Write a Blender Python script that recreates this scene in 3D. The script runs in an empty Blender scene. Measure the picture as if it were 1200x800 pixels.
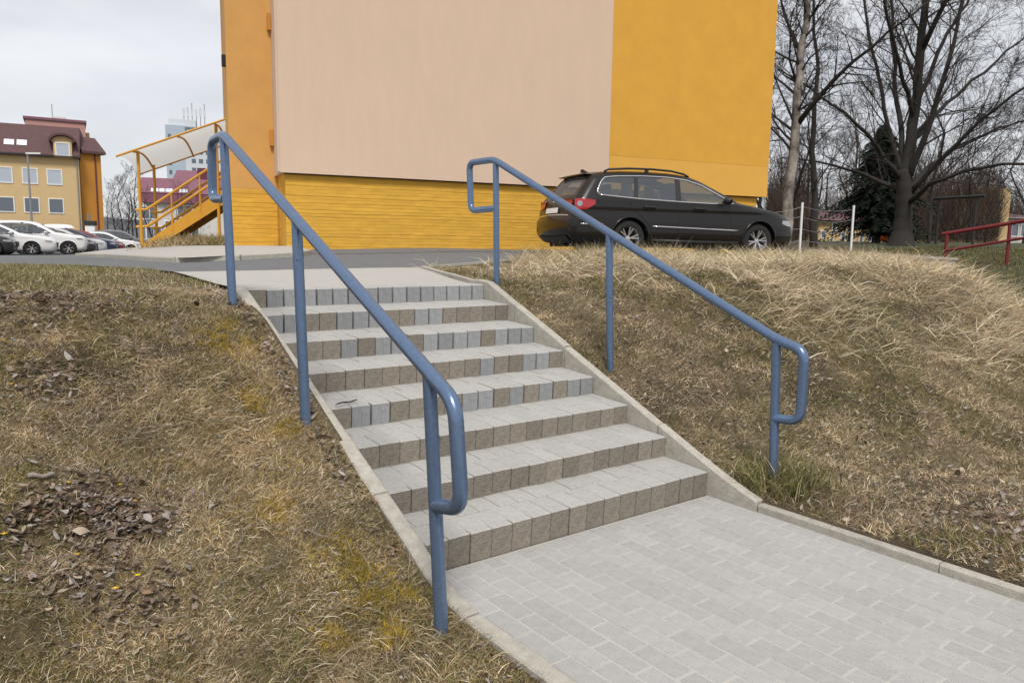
import bpy, math, random
import numpy as np
from mathutils import Vector, Matrix

rng = np.random.default_rng(7)
random.seed(7)
scn = bpy.context.scene
COL = scn.collection
R = math.radians

# ------------------------------------------------------------------ camera
CAM = np.array([-1.6672, -2.8542, 1.5063])
YAW, PITCH, ROLL, FPX = -0.64452, 0.12659, 0.01516, 880.0      # focal length in pixels of a 1200 px wide frame
_cy, _sy = math.cos(YAW), math.sin(YAW)
FW = np.array([-_sy*math.cos(PITCH), _cy*math.cos(PITCH), -math.sin(PITCH)])
_r0 = np.array([_cy, _sy, 0.0]); _u0 = np.cross(_r0, FW)
RT = math.cos(ROLL)*_r0 + math.sin(ROLL)*_u0
UP = -math.sin(ROLL)*_r0 + math.cos(ROLL)*_u0
cam_d = bpy.data.cameras.new('camera'); cam = bpy.data.objects.new('camera', cam_d); COL.objects.link(cam)
cam.matrix_world = Matrix(((RT[0], UP[0], -FW[0], CAM[0]), (RT[1], UP[1], -FW[1], CAM[1]), (RT[2], UP[2], -FW[2], CAM[2]), (0, 0, 0, 1)))
cam_d.sensor_width = 36.0; cam_d.lens = 36.0*FPX/1200.0
cam_d.clip_start = 0.05; cam_d.clip_end = 6000
scn.camera = cam
# ------------------------------------------------------------------ world, sun, exposure
SUN_EL, SUN_AZ = R(54), R(210)          # azimuth from +y, clockwise
w = bpy.data.worlds.new('World'); scn.world = w; w.use_nodes = True
nt = w.node_tree; nt.nodes.clear()
wo = nt.nodes.new('ShaderNodeOutputWorld'); bg = nt.nodes.new('ShaderNodeBackground')
sky = nt.nodes.new('ShaderNodeTexSky'); sky.sky_type = 'NISHITA'; sky.sun_disc = False
sky.sun_elevation = SUN_EL; sky.sun_rotation = SUN_AZ
tc = nt.nodes.new('ShaderNodeTexCoord'); mp = nt.nodes.new('ShaderNodeMapping'); mp.inputs['Scale'].default_value = (1.0, 1.0, 3.2)
nz = nt.nodes.new('ShaderNodeTexNoise'); nz.inputs['Scale'].default_value = 2.6; nz.inputs['Detail'].default_value = 5; nz.inputs['Roughness'].default_value = .5
rp = nt.nodes.new('ShaderNodeValToRGB')
rp.color_ramp.elements[0].position = .36; rp.color_ramp.elements[0].color = (2.95, 3.0, 3.14, 1)
rp.color_ramp.elements[1].position = .66; rp.color_ramp.elements[1].color = (3.95, 3.95, 4.05, 1)
mx = nt.nodes.new('ShaderNodeMix'); mx.data_type = 'RGBA'; mx.inputs[0].default_value = .93
bg.inputs['Strength'].default_value = .12
L = nt.links.new
L(tc.outputs['Generated'], mp.inputs['Vector']); L(mp.outputs[0], nz.inputs['Vector']); L(nz.outputs['Fac'], rp.inputs[0])
L(sky.outputs[0], mx.inputs[6]); L(rp.outputs[0], mx.inputs[7]); L(mx.outputs[2], bg.inputs['Color']); L(bg.outputs[0], wo.inputs[0])
sd = bpy.data.lights.new('sun', 'SUN'); sd.energy = 1.5; sd.angle = R(14); sd.color = (1, .96, .9)
so = bpy.data.objects.new('sun', sd); COL.objects.link(so)
_sv = Vector((math.sin(SUN_AZ)*math.cos(SUN_EL), math.cos(SUN_AZ)*math.cos(SUN_EL), math.sin(SUN_EL)))
so.rotation_euler = _sv.to_track_quat('Z', 'Y').to_euler(); so.location = (0, 0, 40)
scn.view_settings.view_transform = 'Standard'; scn.view_settings.look = 'None'
scn.view_settings.exposure = 0.95; scn.view_settings.gamma = 1.0; scn.view_settings.use_curve_mapping = False
scn.render.engine = 'CYCLES'

# ------------------------------------------------------------------ pixel helpers (a pixel gives a direction; distance comes from planes / sizes)
def ray(px, py): return (px-600)/FPX*RT + (400-py)/FPX*UP + FW
def on_plane(px, py, axis, val):
    d = ray(px, py); return CAM + d*((val-CAM[axis])/d[axis])
def at_depth(px, py, dep): return CAM + ray(px, py)*dep
def horizon(px):
    d0 = ray(px, 0); d1 = ray(px, 800); return 800*d0[2]/(d0[2]-d1[2])

# ------------------------------------------------------------------ materials
MATS = {}
def mat(name, col, rough=.75, var=.0, scale=8.0, bump=0.0, bscale=None, metal=0.0, spec=.4, attr=None, rand=0.0, col2=None, detail=6.0,
        stretch=None, coat=0.0, trans=0.0, alpha=None, chips=None):
    if name in MATS: return MATS[name]
    m = bpy.data.materials.new(name); m.use_nodes = True; n = m.node_tree; N = n.nodes; K = n.links.new
    b = N['Principled BSDF']; b.inputs['Roughness'].default_value = rough; b.inputs['Metallic'].default_value = metal
    b.inputs['Specular IOR Level'].default_value = spec; b.inputs['Coat Weight'].default_value = coat; b.inputs['Coat Roughness'].default_value = .06
    c4 = lambda c: (c[0], c[1], c[2], 1)
    tcn = N.new('ShaderNodeTexCoord'); mpn = N.new('ShaderNodeMapping'); K(tcn.outputs['Object'], mpn.inputs[0])
    if stretch: mpn.inputs['Scale'].default_value = stretch
    if attr:
        a = N.new('ShaderNodeAttribute'); a.attribute_name = attr; src = a.outputs['Color']
    else:
        rgb = N.new('ShaderNodeRGB'); rgb.outputs[0].default_value = c4(col); src = rgb.outputs[0]
    if var or col2:
        t = N.new('ShaderNodeTexNoise'); t.inputs['Scale'].default_value = scale; t.inputs['Detail'].default_value = detail; t.inputs['Roughness'].default_value = .62
        K(mpn.outputs[0], t.inputs['Vector'])
        if col2:
            cr = N.new('ShaderNodeMapRange'); cr.inputs[1].default_value = .38; cr.inputs[2].default_value = .62; K(t.outputs['Fac'], cr.inputs[0])
            mm = N.new('ShaderNodeMix'); mm.data_type = 'RGBA'; K(cr.outputs[0], mm.inputs[0]); K(src, mm.inputs[6]); mm.inputs[7].default_value = c4(col2); src = mm.outputs[2]
        if var:
            t2 = N.new('ShaderNodeTexNoise'); t2.inputs['Scale'].default_value = scale*2.7; t2.inputs['Detail'].default_value = detail; t2.inputs['Roughness'].default_value = .7
            K(mpn.outputs[0], t2.inputs['Vector'])
            mr = N.new('ShaderNodeMapRange'); mr.inputs[1].default_value = .25; mr.inputs[2].default_value = .75; mr.inputs[3].default_value = 1-var; mr.inputs[4].default_value = 1+var
            K(t2.outputs['Fac'], mr.inputs[0])
            mu = N.new('ShaderNodeVectorMath'); mu.operation = 'SCALE'; K(src, mu.inputs[0]); K(mr.outputs[0], mu.inputs['Scale']); src = mu.outputs[0]
    if rand:
        oi = N.new('ShaderNodeObjectInfo'); mr = N.new('ShaderNodeMapRange'); mr.inputs[3].default_value = 1-rand; mr.inputs[4].default_value = 1+rand
        K(oi.outputs['Random'], mr.inputs[0]); mu = N.new('ShaderNodeVectorMath'); mu.operation = 'SCALE'; K(src, mu.inputs[0]); K(mr.outputs[0], mu.inputs['Scale']); src = mu.outputs[0]
    if chips:
        t3 = N.new('ShaderNodeTexNoise'); t3.inputs['Scale'].default_value = chips[0]; t3.inputs['Detail'].default_value = 3; K(mpn.outputs[0], t3.inputs['Vector'])
        r3 = N.new('ShaderNodeMapRange'); r3.inputs[1].default_value = chips[1]; r3.inputs[2].default_value = chips[1]+.03; K(t3.outputs['Fac'], r3.inputs[0])
        m3 = N.new('ShaderNodeMix'); m3.data_type = 'RGBA'; K(r3.outputs[0], m3.inputs[0]); K(src, m3.inputs[6]); m3.inputs[7].default_value = c4(chips[2]); src = m3.outputs[2]
    K(src, b.inputs['Base Color'])
    if bump:
        tb = N.new('ShaderNodeTexNoise'); tb.inputs['Scale'].default_value = bscale or scale*4; tb.inputs['Detail'].default_value = 6; K(mpn.outputs[0], tb.inputs['Vector'])
        bp = N.new('ShaderNodeBump'); bp.inputs['Strength'].default_value = bump; bp.inputs['Distance'].default_value = .01; K(tb.outputs['Fac'], bp.inputs['Height']); K(bp.outputs[0], b.inputs['Normal'])
    if trans:
        out = N['Material Output']; tr = N.new('ShaderNodeBsdfTranslucent'); K(src, tr.inputs[0]); ms = N.new('ShaderNodeMixShader'); ms.inputs[0].default_value = trans
        K(b.outputs[0], ms.inputs[1]); K(tr.outputs[0], ms.inputs[2]); K(ms.outputs[0], out.inputs['Surface'])
    if alpha is not None:
        out = N['Material Output']; tr = N.new('ShaderNodeBsdfTransparent'); tr.inputs[0].default_value = c4(alpha[1]); ms = N.new('ShaderNodeMixShader'); ms.inputs[0].default_value = alpha[0]
        K(b.outputs[0], ms.inputs[1]); K(tr.outputs[0], ms.inputs[2]); K(ms.outputs[0], out.inputs['Surface'])
    MATS[name] = m; return m

M_ = {}
def setup_mats():
    g = M_
    g['ground'] = mat('ground', (.2, .15, .09), .95, var=.45, scale=14, attr='Col', bump=1.0, bscale=60)
    g['grass'] = mat('grass_blade', (.3, .25, .12), .8, attr='Col', trans=.25, spec=.15)
    g['leaf'] = mat('dead_leaf', (.3, .2, .12), .8, attr='Col', trans=.15, spec=.2)
    g['asphalt'] = mat('asphalt', (.14, .145, .152), .9, var=.25, scale=3, bump=.4, bscale=180)
    g['lightpave'] = mat('light_paving', (.405, .39, .365), .9, var=.1, scale=4, bump=.3, bscale=90)
    g['sand'] = mat('joint_sand', (.43, .41, .375), .95, var=.15, scale=30)
    g['paver'] = mat('path_paver', (.385, .376, .36), .9, var=.12, scale=7, bump=.6, bscale=160, rand=.055)
    g['blocktop'] = mat('block_top', (.385, .374, .354), .9, var=.15, scale=10, bump=.4, bscale=160, rand=.05)
    g['blockbrown'] = mat('block_face_brown', (.235, .207, .170), .93, var=.36, scale=14, bump=.8, bscale=120, rand=.16)
    g['blockgrey'] = mat('block_face_grey', (.29, .295, .30), .9, var=.28, scale=14, bump=.7, bscale=110, rand=.14, stretch=(3, 3, .8))
    g['kerb'] = mat('kerb_concrete', (.385, .36, .31), .9, var=.25, scale=7, bump=.6, bscale=110, rand=.05)
    g['rail'] = mat('blue_paint', (.125, .185, .295), .27, var=.16, scale=16, spec=.5, metal=.5, coat=.0, chips=(34, .715, (.05, .045, .045)), bump=.06, bscale=60)
    g['railchip'] = mat('dark_chip', (.03, .03, .04), .7)
    g['pink'] = mat('pink_render', (.64, .475, .355), .92, var=.045, scale=.8, bump=.25, bscale=260, stretch=(1.5, 1, .4))
    g['yellow'] = mat('yellow_render', (.66, .345, .05), .92, var=.08, scale=.7, bump=.2, bscale=260)
    g['yellowlow'] = mat('yellow_render_pale', (.70, .38, .072), .92, var=.05, scale=.9, bump=.2, bscale=260)
    g['plinth'] = mat('plinth_yellow', (.62, .345, .045), .85, var=.20, scale=1.1, bump=.4, bscale=30, stretch=(1, 1, 4))
    g['wing'] = mat('wing_ochre', (.60, .325, .10), .92, var=.09, scale=.8, bump=.2, bscale=200)
    g['dark'] = mat('near_black', (.03, .025, .02), .9)
    g['concrete'] = mat('plain_concrete', (.33, .31, .28), .95, var=.2, scale=3, bump=.4, bscale=80)
    g['bark'] = mat('dark_bark', (.034, .030, .027), .95, var=.35, scale=6, bump=.6, bscale=30)
    g['birch'] = mat('birch_bark', (.34, .30, .26), .9, col2=(.06, .05, .042), scale=2.6, stretch=(1, 1, .7), var=.25)
    g['twig'] = mat('twig', (.038, .031, .028), .9)
    g['twigb'] = mat('twig_brown', (.062, .045, .038), .9)
    g['needle'] = mat('spruce_needle', (.02, .03, .018), .9, var=.4, scale=4)
    g['white'] = mat('white_paint', (.78, .78, .78), .5)
    g['redrail'] = mat('red_paint', (.17, .018, .022), .5)
    g['stairyel'] = mat('stair_yellow', (.60, .30, .03), .5, var=.06)
    g['poly'] = mat('polycarbonate', (.66, .67, .66), .35, trans=.65)
    g['glassfar'] = mat('far_window_pane', (.12, .14, .17), .12, spec=.6)
    g['glasslight'] = mat('pale_window_pane', (.42, .46, .52), .15, spec=.6)
    g['frame'] = mat('window_frame_white', (.75, .74, .72), .6)
    g['cream'] = mat('cream_render', (.58, .42, .22), .9, var=.06, scale=.5)
    g['orange'] = mat('orange_render', (.52, .23, .04), .9, var=.06, scale=.5)
    g['mauve'] = mat('brown_mauve_tiles', (.105, .055, .055), .8, var=.2, scale=1.2)
    g['mauve2'] = mat('plum_roof_sheet', (.20, .085, .115), .7, var=.12, scale=.8)
    g['mauve3'] = mat('plum_roof_band', (.12, .03, .055), .7, var=.1, scale=.8)
    g['rose'] = mat('rose_render', (.45, .24, .22), .9)
    g['offwhite'] = mat('offwhite_render', (.60, .58, .54), .9, var=.06, scale=.7)
    g['towerwhite'] = mat('tower_white', (.58, .61, .64), .9)
    g['towerblue'] = mat('tower_blue', (.40, .47, .55), .9)
    g['steel'] = mat('grey_steel', (.30, .31, .32), .45, metal=.6)
    g['darksteel'] = mat('dark_steel', (.03, .03, .032), .6)
    g['carglass'] = mat('car_glass', (.13, .145, .16), .04, spec=.7, alpha=(.50, (.80, .84, .88)))
    g['tyre'] = mat('tyre_rubber', (.02, .02, .02), .85)
    g['rim'] = mat('alloy', (.62, .62, .64), .28, metal=.8)
    g['blackplastic'] = mat('black_plastic', (.018, .018, .02), .45)
    g['chrome'] = mat('chrome', (.85, .86, .88), .12, metal=1.0)
    g['taillight'] = mat('tail_light_red', (.36, .010, .014), .12, spec=.6, coat=.5)
    g['lens'] = mat('clear_lens', (.75, .77, .8), .1, spec=.7)
    g['lampglass'] = mat('lamp_glass', (.30, .31, .33), .08, spec=.8, coat=.6)
    g['seat'] = mat('seat_fabric', (.09, .09, .095), .9)
    g['plate'] = mat('plate_white', (.8, .8, .8), .4)
    g['under'] = mat('underbody', (.012, .012, .012), .9)
    g['hill'] = mat('hill_wood', (.10, .105, .12), .95, var=.2, scale=.05)
    g['flower'] = mat('flower_yellow', (.85, .55, .02), .7)
    g['stick'] = mat('grey_stick', (.25, .21, .18), .9, var=.3, scale=20)
    g['orangeplastic'] = mat('orange_plastic', (.65, .11, .02), .4)
    g['pinkplastic'] = mat('pink_plastic', (.42, .10, .12), .5)
setup_mats()

# ------------------------------------------------------------------ mesh helpers
def link(name, me, material=None, parent=None):
    o = bpy.data.objects.new(name, me); COL.objects.link(o)
    if material is not None:
        if me is not None and len(me.materials) == 0: me.materials.append(material)
    if parent is not None: o.parent = parent
    return o
def tag(o, label=None, cat=None, group=None, kind=None):
    if label: o['label'] = label
    if cat: o['category'] = cat
    if group: o['group'] = group
    if kind: o['kind'] = kind
    return o
def empty(name, loc=(0, 0, 0), rz=0.0, label=None, cat=None, group=None):
    o = bpy.data.objects.new(name, None); COL.objects.link(o); o.location = [float(v) for v in loc]; o.rotation_euler = (0, 0, rz); o.empty_display_size = .2
    return tag(o, label, cat, group)
class MB:
    def __init__(s): s.v = []; s.f = []; s.mi = []; s.m = 0
    def face(s, ids): s.f.append(tuple(ids)); s.mi.append(s.m)
    def box(s, x0, x1, y0, y1, z0, z1):
        b = len(s.v)
        s.v += [(x0, y0, z0), (x1, y0, z0), (x1, y1, z0), (x0, y1, z0), (x0, y0, z1), (x1, y0, z1), (x1, y1, z1), (x0, y1, z1)]
        for q in ((0, 3, 2, 1), (4, 5, 6, 7), (0, 1, 5, 4), (1, 2, 6, 5), (2, 3, 7, 6), (3, 0, 4, 7)): s.face([b+i for i in q])
        return s
    def prism(s, poly, axis, a, b):
        """poly: list of 2-D points; axis: extrusion axis (0,1,2) from a to b"""
        n = len(poly); o = len(s.v)
        for t in (a, b):
            for p in poly:
                c = [p[0], p[1]]; c.insert(axis, t); s.v.append(tuple(c))
        s.face(range(o+n-1, o-1, -1)); s.face(range(o+n, o+2*n))
        for i in range(n): j = (i+1) % n; s.face([o+i, o+j, o+n+j, o+n+i])
        return s
    def tube(s, pts, rad, n=8, cap=True):
        pts = [Vector(p) for p in pts]; m = len(pts); rad = [rad]*m if isinstance(rad, (int, float)) else rad
        b = len(s.v); prev = None
        for i, p in enumerate(pts):
            d = (pts[min(i+1, m-1)]-pts[max(i-1, 0)])
            if d.length < 1e-9: d = Vector((0, 0, 1))
            d.normalize()
            if prev is None:
                a = d.cross(Vector((0, 0, 1)) if abs(d.z) < .9 else Vector((1, 0, 0))).normalized()
            else:
                a = prev - d*prev.dot(d)
                a = a.normalized() if a.length > 1e-6 else d.orthogonal().normalized()
            prev = a; c = d.cross(a)
            for k in range(n):
                t = 2*math.pi*k/n; s.v.append(tuple(p+(a*math.cos(t)+c*math.sin(t))*rad[i]))
        for i in range(m-1):
            for k in range(n):
                k2 = (k+1) % n; s.face([b+i*n+k, b+i*n+k2, b+(i+1)*n+k2, b+(i+1)*n+k])
        if cap and n >= 3:
            s.face([b+k for k in range(n-1, -1, -1)]); s.face([b+(m-1)*n+k for k in range(n)])
        return s
    def grid(s, P):
        """P[i][j] -> point"""
        b = len(s.v); ni = len(P); nj = len(P[0])
        for r in P:
            for p in r: s.v.append(tuple(float(c) for c in p))
        for i in range(ni-1):
            for j in range(nj-1): s.face([b+i*nj+j, b+(i+1)*nj+j, b+(i+1)*nj+j+1, b+i*nj+j+1])
        return s
    def lathe(s, prof, axis_o, n=24):
        """prof: (radius, y) pairs round a y-parallel axis through axis_o=(x,z)"""
        b = len(s.v); m = len(prof)
        for i in range(n):
            t = 2*math.pi*i/n
            for r, y in prof: s.v.append((axis_o[0]+r*math.cos(t), y, axis_o[1]+r*math.sin(t)))
        for i in range(n):
            i2 = (i+1) % n
            for j in range(m-1): s.face([b+i*m+j, b+i2*m+j, b+i2*m+j+1, b+i*m+j+1])
        return s
    def mesh(s, name, mats=None, smooth=False):
        me = bpy.data.meshes.new(name); me.from_pydata(s.v, [], s.f)
        if mats:
            for m in (mats if isinstance(mats, (list, tuple)) else [mats]): me.materials.append(m)
            if isinstance(mats, (list, tuple)) and len(mats) > 1: me.polygons.foreach_set('material_index', s.mi)
        if smooth: me.polygons.foreach_set('use_smooth', [True]*len(me.polygons))
        me.update(); return me
    def build(s, name, material, parent=None, smooth=False):
        return link(name, s.mesh(name, material, smooth), None, parent)
def auto_smooth(o, ang=40):
    me = o.data
    for p in me.polygons: p.use_smooth = True
    try: me.set_sharp_from_angle(angle=R(ang))
    except Exception: pass
def copy_tree(o, parent=None):
    c = o.copy(); COL.objects.link(c); c.parent = parent
    if parent is not None: c.matrix_parent_inverse = o.matrix_parent_inverse.copy()
    for ch in KIDS.get(o.name, None) or [k for k in o.children]: copy_tree(ch, c)
    return c
KIDS = {}
def arrays_mesh(name, V, F4=None, F3=None, col=None, material=None, smooth=False):
    """fast mesh from numpy arrays; col = per-vertex rgb"""
    me = bpy.data.meshes.new(name)
    n4 = 0 if F4 is None else len(F4); n3 = 0 if F3 is None else len(F3)
    me.vertices.add(len(V)); me.vertices.foreach_set('co', np.ascontiguousarray(V, np.float32).ravel())
    idx = np.concatenate([a.ravel() for a in (F4, F3) if a is not None and len(a)]).astype(np.int32)
    me.loops.add(len(idx)); me.loops.foreach_set('vertex_index', idx)
    st = np.concatenate([np.arange(n4)*4, n4*4+np.arange(n3)*3]).astype(np.int32)
    me.polygons.add(n4+n3); me.polygons.foreach_set('loop_start', st)
    if smooth: me.polygons.foreach_set('use_smooth', np.ones(n4+n3, bool))
    me.update(calc_edges=True); me.validate()
    if col is not None:
        a = me.color_attributes.new('Col', 'FLOAT_COLOR', 'POINT')
        c = np.ones((len(V), 4), np.float32); c[:, :3] = col; a.data.foreach_set('color', c.ravel())
    if material: me.materials.append(material)
    return me

# ------------------------------------------------------------------ noise and terrain
_lat = rng.random((256, 256))
def vnoise(x, y):
    x = np.asarray(x, float); y = np.asarray(y, float); xi = np.floor(x).astype(int); yi = np.floor(y).astype(int); fx = x-xi; fy = y-yi
    fx = fx*fx*(3-2*fx); fy = fy*fy*(3-2*fy); g = lambda a, b: _lat[a & 255, b & 255]
    return (g(xi, yi)*(1-fx)+g(xi+1, yi)*fx)*(1-fy)+(g(xi, yi+1)*(1-fx)+g(xi+1, yi+1)*fx)*fy
def fbm(x, y, o=4):
    s = 0; a = .5; t = 0
    for k in range(o): s = s+a*vnoise(x*2**k+17*k, y*2**k+31*k); t += a; a *= .5
    return s/t
def ss(x, a, b): t = np.clip((x-a)/(b-a), 0, 1); return t*t*(3-2*t)
def smin(a, b, k): h = np.clip(.5+.5*(b-a)/k, 0, 1); return b+(a-b)*h-k*h*(1-h)
def smax(a, b, k): return -smin(-np.asarray(a), -np.asarray(b), k)
STEP_H, STEP_D, STEP_W = .1470, .3471, 2.0
TOPZ = 8*STEP_H
def upper(x, y):
    zr = np.interp(y, [2.43, 5, 8, 10.5, 14, 19, 35, 60, 200, 1500], [1.165, 1.185, 1.255, 1.36, 1.33, 1.24, .77, .5, .5, .5])
    zl = np.interp(y, [2.43, 5, 8, 12, 19, 35, 60, 200, 1500], [1.165, 1.18, 1.17, 1.11, 1.0, .77, .5, .5, .5])
    b = ss(x, .2, 2.6); z = zl+(zr-zl)*b
    return z + .13*ss(x, 3, 6.5)*(1-.3*ss(y, 4, 8))*(1-ss(y, 12, 30))
def H0(x, y):
    """terrain height of the grass and soil"""
    x = np.asarray(x, float); y = np.asarray(y, float)
    D = np.hypot(x-CAM[0], y-CAM[1])
    up = upper(x, y)
    lump = (fbm(x*.9+3, y*.9+5, 3)-.5)*.15 + (fbm(x*2.6+9, y*2.6+2, 3)-.5)*.11
    near = 1-ss(D, 25, 60)
    away = ss(np.minimum(np.abs(x+.1), np.abs(x-2.1)), .05, .6)
    # left bank
    left = smin(smax(.47*(y+.36), -.02, .12), up-.02, .12)-.05*ss(x, -.35, -.1)*ss(y, -.5, 0.)*(1-ss(y, 2.2, 2.8)) + lump*away*(1-ss(y, 2.2, 3.5))
    # right bank: mound with a falling right flank, lawn rising beyond
    front = smax(.42*(y+.15)+.115*(x-2.1), .015+.02*np.clip(x-2.1, 0, 8), .12)
    n = (x-7.0)-1.35*(y-.55)
    flank = 1.42-.40*n
    mound = smin(smin(front, up, .18), flank, .35)
    lawn = np.interp(D, [0, 6, 10, 15, 22, 32, 60, 200, 1500], [-.05, -.02, .30, .80, 1.33, 1.78, 2.2, 3, 3])
    wr = ss(x-.6*y, 1, 6)
    lawn = -.05+(lawn+.05)*wr
    right = smax(mound+lump*1.1*away*(1-ss(y, 4, 6)), lawn, .25)
    t = ss(x, .6, 1.4)
    z = left*(1-t)+right*t
    return z
def H(x, y):
    z = H0(x, y); x = np.asarray(x, float); y = np.asarray(y, float)
    tread = np.interp(y, [-9, 0, 7*STEP_D, 7*STEP_D+.1, 5.6], [-.14, -.16, TOPZ-.30, TOPZ-.10, TOPZ-.06])
    inside = (x > -.045) & (x < 2.045) & (y < 7*STEP_D+.05)
    z = np.where(inside, np.minimum(tread, z-.05), z)
    landing = (y >= 7*STEP_D+.05) & (y < 5.3) & (x > -.045+.09*(y-2.43)) & (x < 2.04+.36*(y-2.43))
    return np.where(landing, np.minimum(z, TOPZ-.06), z)
def Hf(x, y): return float(H(np.array(x), np.array(y)))

def axis_lines(dense0, dense1, step, far0, far1, extra=()):
    a = list(np.arange(dense0, dense1+1e-6, step)); s = step; v = dense1
    while v < far1: s *= 1.25; v += s; a.append(v)
    s = step; v = dense0
    while v > far0: s *= 1.25; v -= s; a.append(v)
    return np.array(sorted(set(np.round(a, 4)) | set(extra)))
gx = axis_lines(-5, 13, .1, -1500, 1500, (-.055, -.035, 2.035, 2.055)); gy = axis_lines(-5, 11, .1, -1500, 1500, (7*STEP_D+.04, 7*STEP_D+.06))
X, Y = np.meshgrid(gx, gy, indexing='ij'); Z = H(X, Y)
ni, nj = X.shape; ids = np.arange(ni*nj).reshape(ni, nj)
F4 = np.stack([ids[:-1, :-1], ids[1:, :-1], ids[1:, 1:], ids[:-1, 1:]], -1).reshape(-1, 4)
Dg = np.hypot(X-CAM[0], Y-CAM[1])
soil = np.array([.050, .036, .023]); straw = np.array([.13, .095, .055]); olive = np.array([.085, .074, .032]); lawnc = np.array([.058, .060, .026])  # soil and straw darkened so gaps between blades read as deep shade
t1 = fbm(X*1.3, Y*1.3, 4)[..., None]; t2 = fbm(X*.7+40, Y*.7+9, 4)[..., None]
gc = soil+(straw-soil)*ss(t1, .35, .65); gc = gc+(olive-gc)*(ss(t2, .45, .7)*.6)
lawnw = ss((X-7.9)-1.3*(Y-.4), .5, 2.5)*ss(Dg, 9, 12); lawnw = np.maximum(lawnw, ss(Dg, 30, 45))[..., None]
gc = gc+(lawnc*(.75+.5*t1)-gc)*lawnw
me = arrays_mesh('ground', np.stack([X, Y, Z], -1).reshape(-1, 3), F4, None, gc.reshape(-1, 3), M_['ground'], True)
tag(link('ground', me), 'brown spring turf and soil of the banks and lawn', kind='structure')

# ------------------------------------------------------------------ roads and pavings as sheets on the terrain
def resample(pts, n):
    pts = np.array(pts, float); d = np.r_[0, np.cumsum(np.hypot(*np.diff(pts, axis=0).T))]; s = np.linspace(0, d[-1], n)
    return np.stack([np.interp(s, d, pts[:, 0]), np.interp(s, d, pts[:, 1])], -1)
def sheet(name, front, back, nu, nv, dz, material, zf=None, label=None):
    A = resample(front, nu); B = resample(back, nu); t = np.linspace(0, 1, nv)**1.6
    P = A[:, None]*(1-t)[None, :, None]+B[:, None]*t[None, :, None]
    z = (zf(P[..., 0], P[..., 1]) if zf else H0(P[..., 0], P[..., 1])+dz)
    ids = np.arange(nu*nv).reshape(nu, nv); F = np.stack([ids[:-1, :-1], ids[1:, :-1], ids[1:, 1:], ids[:-1, 1:]], -1).reshape(-1, 4)
    me = arrays_mesh(name, np.concatenate([P, z[..., None]], -1).reshape(-1, 3), F, None, None, material, True)
    o = link(name, me); tag(o, label, kind='structure'); return o
roadz = lambda x, y: np.maximum(upper(x, y), 0)+.012
sheet('road', [(-45, 10.0), (-6, 9.7), (-1.1, 9.25), (-.3, 8.0), (.12, 6.4), (.22, 5.16), (.9, 5.07), (2.06, 4.95), (3.15, 5.45), (5.0, 6.0), (7, 6.2), (9, 5.9), (12.6, 5.2)],
      [(-45, 75), (-2, 75), (4, 75), (12, 74), (14, 60), (12, 30), (9, 16), (8, 13), (9, 11.4), (10, 11), (11, 10.5), (12.5, 10), (13.8, 9.4)], 220, 80, 0, M_['asphalt'], roadz, 'grey asphalt access road and car park')
landz = lambda x, y: TOPZ-.004+np.maximum(upper(x, y)+.02-TOPZ, 0)*ss(y, 3, 5)
sheet('landing_paving', [(-.0, 7*STEP_D+.2), (2.0, 7*STEP_D+.2)], [(.16, 5.3), (3.2, 5.6)], 20, 20, 0, M_['lightpave'], landz, 'pale paved landing at the head of the steps')
pavz = lambda x, y: roadz(x, y)+.07
PVF = [(1.05, 19.5), (.95, 14), (.85, 10), (.95, 8.3), (1.8, 8.15), (2.7, 8.5), (3.2, 9.3)]
pv = sheet('pavement', PVF, [(1.3, 20), (1.8, 20), (2.4, 20), (3, 20), (3.6, 17), (3.6, 14), (3.35, 10.3)], 60, 24, 0, M_['lightpave'], pavz, 'pale pavement in front of the metal stairs')
pk = empty('pavement_kerb', (.9, 8.2, 1.2), 0, 'low concrete kerb of the pavement by the metal stair', 'kerb'); PVR = resample(PVF, 15)
for a, b in zip(PVR[:-1], PVR[1:]):
    d = Vector(b-a).normalized(); nn = Vector((d.y, -d.x)); m = MB(); P = []
    for c in (Vector(a)+d*.003, Vector(b)-d*.003):
        zt = float(pavz(c.x, c.y))+.006; o_ = c+nn*.05; i_ = c-nn*.06; P.append([(o_.x-.9, o_.y-8.2, zt-1.6), (o_.x-.9, o_.y-8.2, zt-1.215), (o_.x-nn.x*.015-.9, o_.y-nn.y*.015-8.2, zt-1.2), (i_.x-.9, i_.y-8.2, zt-1.2), (i_.x-.9, i_.y-8.2, zt-1.6)])
    m.grid(P); m.face([0, 1, 2, 3, 4]); m.face([9, 8, 7, 6, 5]); m.build('kerb_stone', M_['kerb'], pk)
sheet('yard_strip', [(3.3, 9.2), (6, 8.75), (9, 8.15), (13.4, 7.1)], [(3.5, 10.5), (6, 9.9), (9, 9.2), (14.2, 8.0)], 40, 6, 0, M_['asphalt'], lambda x, y: roadz(x, y)+.005, 'dark asphalt strip along the plinth')

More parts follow.
